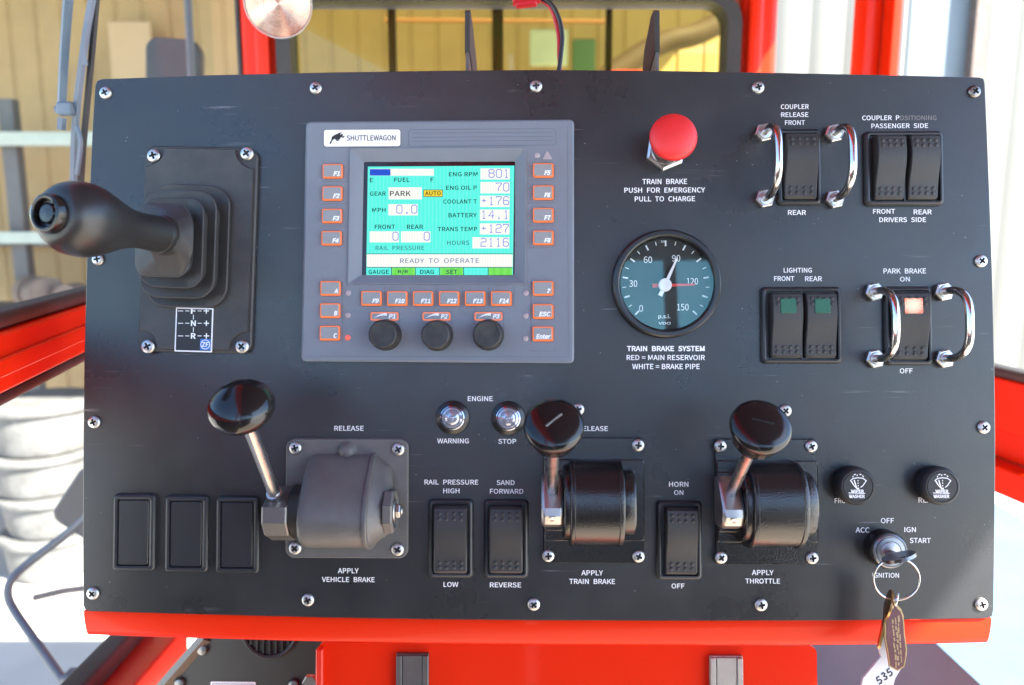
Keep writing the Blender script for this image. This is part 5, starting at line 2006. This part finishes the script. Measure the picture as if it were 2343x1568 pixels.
lathe(b, [(rx * math.cos(R(a)), rz * math.sin(R(a))) for a in range(-88, 91, 8)] + [(0, rz)], 48, axis(kc, kc + dr), True, True)
obj('knob', b, M['grip_gloss'], vb, angle=70)
for (x, y, r_) in ((726, 515, 0.3), (1404, 523, 0.5), (724, 1174, 0.8), (1400, 1183, 1.0)):
    p = vq(x, y, 0.005)
    screw(0, 0, r_, parent=vb, local=Vector((p.x, p.y, 0.0038)), r=0.0048)


def black_lever(name, label, f, x, y, slot_m, slot_rot, rub):
    us, vs_, _ = f(x, y)
    t = thing(name, label, 'lever', on_panel(us, vs_), 'black control levers')
    PW, PH = 0.0752, 0.0926
    bm = B()
    # notched flange
    xa, xb = -PW / 2, PW / 2
    out = [(xa, -PH / 2 + 0.002), (xa + 0.002, -PH / 2), (xb - 0.0025, -PH / 2), (xb - 0.0005, -PH / 2 + 0.002), (xb - 0.0005, -0.0310), (xb, -0.0305), (xb, -0.0225), (xb - 0.0045, -0.0215),
           (xb - 0.0045, 0.0205), (xb, 0.0215), (xb, 0.0300), (xb - 0.0005, 0.0305), (xb - 0.0005, PH / 2 - 0.002), (xb - 0.0025, PH / 2), (xa + 0.002, PH / 2), (xa, PH / 2 - 0.002)]
    prism(bm, out, 0.0, 0.0036, bev=0.0007)
    obj('flange', bm, M['lever_black'], t, angle=25)
    bm = B()
    rloft(bm, [(0.0034, PW - 0.0012, 0.0600, 0.0016, 0, 0.0005), (0.0056, PW - 0.0012, 0.0600, 0.0016, 0, 0.0005), (0.0064, PW - 0.003, 0.0585, 0.0012, 0, 0.0005)], 4)
    rloft(bm, [(0.0060, PW - 0.0090, 0.0440, 0.0016, -0.0035, 0.0005), (0.0080, PW - 0.0090, 0.0440, 0.0016, -0.0035, 0.0005), (0.0088, PW - 0.011, 0.0425, 0.0012, -0.0035, 0.0005)], 4)
    obj('raised_bed', bm, M['lever_black'], t, angle=25)

    def hump(r, hc, y0=0.0, base=0.0034, n=22):
        pr = []
        a0 = math.asin(max(-1, min(1, (hc - base) / r)))
        for i in range(n + 1):
            a = -a0 + (math.pi + 2 * a0) * i / n
            ca, sa = math.cos(a), math.sin(a)
            pr.append((y0 + r * math.copysign(abs(ca) ** 0.82, ca), hc + r * math.copysign(abs(sa) ** 0.90, sa)))
        return pr
    bm = B()
    side_loft(bm, hump(0.0305, 0.0100), [(-0.0192, 0.97), (-0.0187, 1.01), (-0.0180, 1.022), (-0.0162, 1.022), (-0.0156, 1.0), (0.0150, 1.0), (0.0156, 1.022), (0.0178, 1.022), (0.0186, 1.01), (0.0191, 0.97)])
    obj('drum', bm, M['lever_black'], t, angle=40)
    bm = B()
    side_loft(bm, hump(0.0236, 0.0100), [(0.0186, 1.0), (0.0262, 1.0), (0.0276, 0.975), (0.0284, 0.93)])
    obj('side_drum', bm, M['lever_black'], t, angle=40)
    bm = B()
    side_loft(bm, hump(0.0268, 0.0095), [(-0.0236, 0.95), (-0.0230, 0.98), (-0.0222, 1.0), (-0.0188, 1.0)])
    obj('cheek', bm, M['lever_black'], t, angle=40)
    # steel lever head
    pr = [(0.0200, 0.0060), (0.0205, 0.0140), (0.0160, 0.0215), (-0.0005, 0.0330), (-0.0062, 0.0335), (-0.0125, 0.0300), (-0.0160, 0.0220), (-0.0165, 0.0100), (-0.0120, 0.0060)]
    bm = B()
    side_loft(bm, pr, [(-0.0392, 0.90), (-0.0380, 0.97), (-0.0365, 1.0), (-0.0262, 1.0), (-0.0248, 0.97), (-0.0240, 0.92)], mid=(0.001, 0.018))
    hd = obj('lever_head', bm, M['alu'], t, angle=28)
    bm = B()
    lathe(bm, [(0.0024, 0.0), (0.0024, 0.0006), (0.0016, 0.0008), (0.0014, 0.0003)], 16, axis((-0.0318, -0.0078, 0.0333), (-0.0318, -0.0092, 0.0353)))
    obj('set_screw', bm, M['steel'], hd)
    p0_ = Vector((-0.0314, 0.0085, 0.0225))
    p1_ = Vector((-0.0330, 0.0655, 0.1045))
    d = (p1_ - p0_).normalized()
    bm = B()
    tube(bm, [p0_, p0_ + d * 0.04, p1_ - d * 0.020], 0.0040, 20)
    obj('rod', bm, M['steel'], t, angle=60)
    X = axis(p1_, p1_ + d)
    bm = B()
    P_ = [(6.0, -31), (8.2, -30.5), (9.8, -28), (10.6, -25), (12.8, -22), (14.8, -18.5), (15.6, -14), (15.8, -9.4), (16.6, -8.6), (17.9, -7.6), (18.6, -5.8), (18.9, -4.2), (18.5, -2.6), (17.5, -1.2), (15.6, 0.0), (13.0, 1.0), (9.5, 1.9), (5.0, 2.5), (0, 2.8)]
    lathe(bm, [(r * 0.001, z * 0.001) for r, z in P_], 56, X)
    kn = obj('knob', bm, M['grip_gloss'], t, angle=50)
    bm = B()
    box(bm, (0, 0, 0.00215), (0.0130, 0.0014, 0.0014), X @ Matrix.Rotation(slot_rot, 4, 'Z'), 0.0002)
    obj('slot', bm, M[slot_m], kn, label=rub)
    for a in (205, 270, 335):
        bm = B()
        box(bm, (0.0149, 0, -0.0135), (0.0026, 0.0042, 0.0048), X @ Matrix.Rotation(R(a), 4, 'Z'))
        obj('window', bm, M['blackdeep'], kn)
    for (sx, sy, r_) in ((-1, 1, 0.2), (1, 1, 0.7), (-1, -1, 0.9), (1, -1, 0.4)):
        screw(0, 0, r_ + slot_rot, parent=t, local=Vector((sx * 0.0333 - 0.0006, sy * 0.0408, 0.0034)), r=0.0046)
    return t


black_lever('train_brake_lever', 'black train brake lever whose round knob has a worn pale slot', k3, 1266, 820, 'slot_pale', R(42), 'worn pale slot')
black_lever('throttle_lever', 'black throttle lever whose round knob has a dark narrow slot', k4, 900, 830, 'blackdeep', R(-105 + 90), 'dark narrow slot')


# ------------------------------------------------------------------ wiper knobs
def wiper_knob(x, y, lab):
    fu, fv, _ = k5(x, y)
    h = 0.0140
    fx, fy = L(fu, fv, h)
    t = thing('wiper_knob', lab, 'knob', PM @ Matrix.Translation((fx, fy, 0)), 'wiper washer knobs')
    bm = B()
    n = 96
    rings = []
    for (r, z, kn) in ((0.0130, 0.0004, 0), (0.0130, 0.002, 0), (0.0138, 0.0026, 1), (0.0140, 0.0085, 1), (0.0139, 0.0098, 0), (0.0136, 0.0114, 0), (0.0128, 0.0130, 0), (0.0118, 0.0138, 0), (0.0109, 0.0139, 0), (0.01075, 0.0131, 0), (0.0105, 0.0131, 0), (0.0104, 0.0138, 0), (0.0, 0.0139, 0)):
        rings.append([Vector((max(r - (0.0003 if kn and i % 2 else 0), 1e-5) * math.cos(2 * math.pi * i / n), max(r - (0.0003 if kn and i % 2 else 0), 1e-5) * math.sin(2 * math.pi * i / n), z)) for i in range(n)])
    loft(bm, rings)
    kb_ = obj('knob_body', bm, M['rubber'], t, angle=30)
    s = 0.4443 * (ZD - h) / FPX
    z = 0.0141
    bm = B()
    P = lambda px, py: ((px - 333) * s, -(py - 547) * s)
    stroke(bm, [P(326, 556), P(312, 540), P(295, 515), P(308, 505), P(333, 501), P(358, 504), P(374, 516), P(357, 541), P(345, 550)], 4.5 * s, z)
    stroke(bm, [P(325, 552), P(313, 512)], 6 * s, z + 0.00004)
    stroke(bm, [P(300, 517), P(313, 540)], 3 * s, z + 0.00004)
    stroke(bm, [P(326, 556), P(338, 556)], 9 * s, z + 0.00008)
    for k in range(3):
        stroke(bm, [P(333, 512 + 13 * k), P(333, 519 + 13 * k)], 4 * s, z + 0.00004)
    for (a, c) in (((307, 499), (308, 492)), ((312, 487), (322, 483)), ((328, 492), (330, 485)), ((340, 485), (350, 484)), ((355, 490), (361, 497))):
        stroke(bm, [P(*a), P(*c)], 4.5 * s, z)
    cx_, cy_ = P(329, 570)
    add_text(bm, 'WIPER', cx_, cy_, 66 * s, 17 * s, z, 0.03)
    cx_, cy_ = P(326, 595)
    add_text(bm, 'WASHER', cx_, cy_, 80 * s, 18 * s, z, 0.03)
    stroke(bm, [P(284, 578), P(368, 580)], 4 * s, z)
    obj('lettering', bm, M['white'], kb_)


wiper_knob(333, 547, 'black round wiper knob nearer the throttle lever')
wiper_knob(768, 547, 'black round wiper knob nearer the right edge of the console')

# ------------------------------------------------------------------ ignition lock with its keys
us, vs_ = 2018, 1252
bx, by = L(us, vs_)
ig = thing('ignition_switch', 'round grey ignition lock ringed by ACC, OFF, IGN and START', 'ignition switch', on_panel(us, vs_))
b = B()
lathe(b, [(0.0136, 0.0), (0.0136, 0.0100), (0.0130, 0.0110), (0.0124, 0.0110)], 40)
obj('collar', b, M['gauge_bezel'], ig)
b = B()
lathe(b, [(0.0124, 0.0100), (0.0122, 0.0128), (0.0112, 0.0138), (0.0108, 0.0132), (0.0102, 0.0132), (0.0100, 0.0140), (0.0074, 0.0142), (0.0072, 0.0130)], 48)
obj('ring', b, mat('satin grey lock ring', (0.26, 0.28, 0.31), 0.32, 0.7), ig)
b = B()
lathe(b, [(0.0071, 0.0126), (0.0071, 0.0138), (0.0066, 0.0141), (0.0, 0.0141)], 32)
obj('plug', b, mat('worn lock plug', (0.30, 0.29, 0.29), 0.36, 0.9), ig)


def k5p(x, y, h):
    u, v, _ = k5(x, y)
    return PM @ L3(u, v, h)


def k5l(x, y, h):
    u, v, _ = k5(x, y)
    return L3(u, v, h)


# ignition key: blade in the plug, oval bow towards the driver
kp0 = k5l(496, 890, 0.0138)
kp1 = k5l(542, 908, 0.034)
t = thing('ignition_key', 'dark steel key turned in the ignition lock', 'key', PM @ Matrix.Translation(kp0))
ax_ = (kp1 - kp0)
zz_ = ax_.normalized()
wdir = Vector((0.92, 0.30, 0.0))
wdir = (wdir - zz_ * wdir.dot(zz_)).normalized()
nrm = zz_.cross(wdir)
KM = Matrix((wdir, zz_, nrm)).transposed().to_4x4()       # x across, y along the key, z its thickness
b = B()
box(b, (0, 0.004, 0), (0.0062, 0.012, 0.0019), KM)
obj('blade', b, M['steel'], t)
b = B()
n = 36
ring_o = [(0.0112 * math.cos(2 * math.pi * i / n), 0.0215 + 0.0145 * math.sin(2 * math.pi * i / n)) for i in range(n)]
ring_i = [(0.0022 * math.cos(2 * math.pi * i / n), 0.0305 + 0.0022 * math.sin(2 * math.pi * i / n)) for i in range(n)]
rr_ = [[KM @ Vector((x, y, z)) for x, y in pl_] for pl_, z in ((ring_o, -0.0011), (ring_o, 0.0011), (ring_i, 0.0011), (ring_i, -0.0011))]
loft(b, rr_ + [rr_[0]], False, False)
obj('bow', b, mat('tarnished key steel', (0.20, 0.19, 0.18), 0.3, 1.0), t)


def ringmesh(bm, c, r, rt, tilt=0.0, yaw=0.0, n=56):
    X = Matrix.Translation(c) @ Matrix.Rotation(yaw, 4, 'Y') @ Matrix.Rotation(tilt, 4, 'X')
    rings = []
    for i in range(n):
        a = 2 * math.pi * i / n
        rings.append([X @ Vector(((r + rt * math.cos(2 * math.pi * k / 10)) * math.cos(a), (r + rt * math.cos(2 * math.pi * k / 10)) * math.sin(a), 1.6 * rt * math.sin(2 * math.pi * k / 10))) for k in range(10)])
    loft(bm, rings + [rings[0]], False, False)


c_ = k5l(530, 1021, 0.032)
b = B()
ringmesh(b, Vector((0, 0, 0)), 0.01520, 0.00068, R(8), R(-6))
o = obj('key_ring', b, M['chrome'], angle=60, mw=PM @ Matrix.Translation(c_))
tag(o, 'thin steel split ring hanging from the ignition key', 'key ring')
c_ = k5l(531, 1128, 0.032)
b = B()
ringmesh(b, Vector((0, 0, 0)), 0.0046, 0.0006, 0.2, R(62))
o = obj('small_ring', b, M['chrome'], angle=60, mw=PM @ Matrix.Translation(c_))
tag(o, 'small steel link joining the fobs to the larger key ring', 'key ring')

# brown fob with worn gold print
c_ = k5l(524, 1320, 0.030)
sk = .4443 * (ZD - 0.030) / FPX
FO = [(510, 1176), (527, 1166), (530, 1152), (540, 1152), (545, 1166), (562, 1182), (572, 1215), (571, 1300), (576, 1380), (566, 1430), (556, 1462), (520, 1482), (482, 1462), (478, 1400), (468, 1320), (475, 1250), (488, 1200)]
t = thing('key_fob', 'brown metal key fob with worn gold print', 'key fob', PM @ Matrix.Translation(c_))
pf = [((x - 524) * sk, -(y - 1320) * sk) for x, y in FO]
RX = Matrix.Rotation(R(-8), 4, 'X')
b = B()
prism(b, list(reversed(pf)), -0.0008, 0.0008, RX)
obj('rim', b, M['brass'], t)
b = B()
prism(b, list(reversed([(x * 0.86, y * 0.93 - 0.0006) for x, y in pf])), 0.0007, 0.0011, RX)
fb = obj('face', b, M['tag_brown'], t)
b = B()
random.seed(3)
for (x0, y0_, y1_) in ((513, 1235, 1440), (528, 1225, 1440), (542, 1215, 1440)):
    y = y0_
    while y < y1_:
        ln_ = random.uniform(14, 34)
        wj = random.uniform(-2.5, 2.5)
        stroke(b, [((x0 + wj - 524) * sk, -(y - 1320) * sk), ((x0 + wj + random.uniform(-3, 3) - 524) * sk, -(y + ln_ - 1320) * sk)], random.uniform(5, 10) * sk, 0.0013)
        y += ln_ + random.uniform(3, 9)
for v_ in b.verts:
    v_.co = RX @ v_.co
obj('worn_print', b, M['tag_gold'], fb)

# brass key seen nearly edge on, behind the fob
c_ = k5l(478, 1200, 0.026)
t = thing('brass_key', 'brass key hanging edge on behind the brown fob', 'key', PM @ Matrix.Translation(c_) @ Matrix.Rotation(R(-14), 4, 'Z') @ Matrix.Rotation(R(74), 4, 'Y'))
b = B()
n = 28
lathe(b, [(0.0098, -0.0010), (0.0104, -0.0006), (0.0104, 0.0006), (0.0098, 0.0010)], n, Matrix.Translation((0, 0.007, 0)))
obj('bow', b, M['brass'], t)
b = B()
KB = [(-0.0036, 0.0), (-0.0036, -0.022), (-0.0020, -0.0245), (0.0012, -0.0225), (0.0034, -0.0205), (0.0022, -0.0185), (0.0034, -0.0165), (0.0020, -0.0140), (0.0032, -0.0115), (0.0032, 0.0)]
prism(b, KB, -0.0009, 0.0009)
obj('blade', b, M['brass'], t)

# white plastic tag
c_ = k5l(470, 1470, 0.022)
sk = .4443 * (ZD - 0.022) / FPX
TG = [(455, 1300), (470, 1290), (484, 1300), (490, 1345), (560, 1385), (580, 1402), (574, 1440), (520, 1530), (490, 1640), (330, 1640), (358, 1530), (392, 1490), (448, 1420), (434, 1360)]
t = thing('key_tag', 'white plastic key tag with handwritten black digits', 'key tag', PM @ Matrix.Translation(c_))
b = B()
prism(b, list(reversed([((x - 470) * sk, -(y - 1470) * sk) for x, y in TG])), -0.0009, 0.0009, None, 0.0004)
obj('tag_plate', b, M['tag_white'], t)
b = B()
HW = {'5': [(36, 0), (8, 4), (4, 26), (26, 26), (34, 40), (22, 56), (0, 54)], '3': [(2, 4), (24, 0), (32, 12), (14, 26), (34, 38), (26, 56), (0, 54)]}
# handwriting runs along the tag, lower left to upper right
for i, ch in enumerate(('5', '3', '5')):
    ox, oy = 420 + 26 * i, 1528 - 20 * i
    pts = []
    for x, y in HW[ch]:
        a = R(-30)
        xx, yy = x * 0.62, y * 0.62
        pts.append(((ox + xx * math.cos(a) - yy * math.sin(a) - 470) * sk, -(oy + xx * math.sin(a) + yy * math.cos(a) - 1470) * sk))
    stroke(b, pts, 6.5 * sk, 0.0011)
obj('handwriting', b, M['ink'], t)

# ------------------------------------------------------------------ things behind the top of the console
for (ua, ub, side, lab) in ((1069, 1088, 1, 'dark upright metal tab nearer the wire, behind the console top'), (1475, 1503, -1, 'dark upright metal tab nearer the right corner post, behind the console top')):
    unear = ua if side == 1 else ub
    ufar = ub if side == 1 else ua
    hn = -0.012
    xn = (unear - 1206) / FPX * (ZD - hn)
    hf = ZD - xn * FPX / (ufar - 1206)
    hf = max(hf, -0.11)
    ytop = L(unear, 18, hn)[1]
    ybot = L(unear, 230, hn)[1]
    x0, _ = L(unear, 100, hn)
    t = thing('metal_tab', lab, 'metal tab', PM @ Matrix.Translation((x0, ybot, hn)))
    H_ = ytop - ybot
    dp = hn - hf
    b = B()
    # outline in (depth, height): chamfered tip
    ol = [(0, 0), (0, H_ - 0.004), (-0.004, H_ - 0.001), (-dp * 0.3, H_), (-dp * 0.85, H_ - 0.012), (-dp, H_ - 0.022), (-dp, 0)]
    for s_ in (0,):
        rings = [[Vector((sx, y, z)) for z, y in ol] for sx in (-0.0012, 0.0012)]
        loft(b, rings)
    pl_ = obj('strip', b, M['strip_dark'] if side == 1 else M['tube_grey'], t)
    b = B()
    ol = [(0.0006, H_ * 0.52), (0.0006, H_ - 0.0035), (-0.004, H_ - 0.0002), (-dp * 0.3, H_ + 0.0008), (-dp * 0.85, H_ - 0.0112), (-dp - 0.0006, H_ - 0.0215), (-dp - 0.0006, H_ * 0.38), (-dp * 0.7, H_ * 0.42)]
    rings = [[Vector((sx, y, z)) for z, y in ol] for sx in (-0.0019, 0.0019)]
    loft(b, rings)
    obj('tip_sleeve', b, M['rubber'], t)

p_ = L3(1225, 3, -0.07)
t = thing('wire_plug', 'red plug with a red and black wire pair above the console', 'cable', PM @ Matrix.Translation(p_))
lw_ = lambda u, v, h=-0.07: L3(u, v, h) - p_
b = B()
tube(b, smooth_path([lw_(1238, -4), lw_(1262, 12), lw_(1279, 45), lw_(1286, 85), lw_(1283, 125), lw_(1277, 175), lw_(1270, 260)], 6), 0.0019, 12)
obj('black_wire', b, M['wire_black'], t)
b = B()
tube(b, smooth_path([lw_(1230, -4, -0.072), lw_(1256, 14, -0.073), lw_(1270, 45, -0.074), lw_(1278, 85, -0.074), lw_(1279, 125, -0.074), lw_(1281, 175, -0.073), lw_(1276, 260, -0.073)], 6), 0.0019, 12)
obj('red_wire', b, M['wire_red'], t)
b = B()
box(b, lw_(1205, -8), (0.024, 0.010, 0.010), Matrix.Rotation(R(6), 4, 'Z'), 0.001)
box(b, lw_(1203, -2), (0.018, 0.012, 0.006), Matrix.Rotation(R(6), 4, 'Z'), 0.001)
obj('plug', b, M['wire_red'], t)

# round ribbed lamp hanging in front of the left corner post
WLR = 0
pc_ = at(636, 8, 0.95)
t = thing('work_lamp', 'round lamp with clear concentric ribbed lens in front of the red corner post', 'lamp', axis(pc_, pc_ + (C0 - pc_) + Vector((0, 0, -0.05))) @ Matrix.Rotation(R(WLR), 4, 'Z'))
rl = 70 / FPX * 0.95
prof = []
nr = 13
for i in range(nr * 4 + 1):
    q_ = i / (nr * 4)
    r = rl * (1 - q_)
    z = 0.010 * (1 - (1 - q_) ** 2) + 0.0011 * (0.5 + 0.5 * math.cos(2 * math.pi * q_ * nr))
    prof.append((r, z))
b = B()
lathe(b, prof, 72)
obj('lens', b, M['lamp_lens'], t, angle=80)
b = B()
lathe(b, [(rl * 0.6, -0.03), (rl * 0.95, -0.012), (rl * 1.02, -0.004), (rl * 1.02, 0.0008), (rl * 0.985, 0.0010)], 56)
obj('housing', b, M['badge'], t)
# ------------------------------------------------------------------ heater box low on the left
hh = -0.17
p_ = L3(560, 1520, hh)
t = thing('heater_box', 'black sheet metal heater box with round vent and white label below the console', 'heater', PM @ Matrix.Translation(p_))
hq = lambda u, v, h=hh: L3(u, v, h) - p_
ol = [tuple(hq(u, v).to_2d()) for u, v in ((352, 1590), (470, 1452), (735, 1452), (735, 1700), (250, 1700))]
b = B()
prism(b, list(reversed(ol)) if False else ol, -0.12, 0.0)
obj('body', b, M['heater'], t)
b = B()
a0, a1 = hq(347, 1590), hq(462, 1458)
tube(b, [a0 + Vector((0.004, 0, 0.0008)), a1 + Vector((0.004, 0, 0.0008))], 0.006, 4, True)
obj('edge_strip', b, mat('worn brown strip', (0.16, 0.135, 0.105), 0.45, 0.4), t)
for (u, v) in ((465, 1485), (413, 1562), (673, 1565)):
    b = B()
    lathe(b, [(0.0058, 0), (0.0058, 0.0012), (0.0044, 0.0040), (0.002, 0.0048), (0, 0.0048)], 20, Matrix.Translation(hq(u, v)))
    obj('screw', b, M['screw_dark'], t)
b = B()
X = Matrix.Translation(hq(619, 1440))
rv = 66 / FPX * (ZD - hh)
lathe(b, [(rv, 0.0), (rv, 0.002), (rv * 0.93, 0.004), (rv * 0.86, 0.003), (rv * 0.84, 0.0005)], 40, X)
vt = obj('vent', b, M['rubber'], t)
for k in range(-3, 4):
    b = B()
    box(b, (k * rv * 0.22, 0, 0.0016), (rv * 0.06, 2 * math.sqrt(max(0.01, 0.68 - (k * 0.22) ** 2)) * rv, 0.003), X)
    obj('louvre', b, M['grip'], vt)
b = B()
q0, q1 = hq(482, 1559), hq(585, 1600)
rloft(b, [(0.0003, q1.x - q0.x, q0.y - q1.y, 0.001, (q0.x + q1.x) / 2, (q0.y + q1.y) / 2), (0.0008, q1.x - q0.x, q0.y - q1.y, 0.001, (q0.x + q1.x) / 2, (q0.y + q1.y) / 2)], 3)
lb = obj('label_plate', b, M['badge'], t)
b = B()
stroke(b, [(q0.x + 0.002, q1.y), (q0.x + 0.002, q0.y - 0.002), (q1.x - 0.002, q0.y - 0.002), (q1.x - 0.002, q1.y)], 0.0006, 0.0010)
obj('label_line', b, M['line'], lb)
b = B()
q_ = hq(712, 1557, -0.10)
lathe(b, [(0.006, 0), (0.0068, 0.001), (0.0068, 0.005), (0.006, 0.006)], 6, Matrix.Translation(q_))
tube(b, [q_, q_ + Vector((0.03, 0, 0.001))], 0.003, 10)
o = obj('side_bolt', b, M['steel'], con)
o.parent = None
o.matrix_world = t.matrix_world.copy()
tag(o, 'steel bolt head at the left edge of the red pedestal', 'bolt')
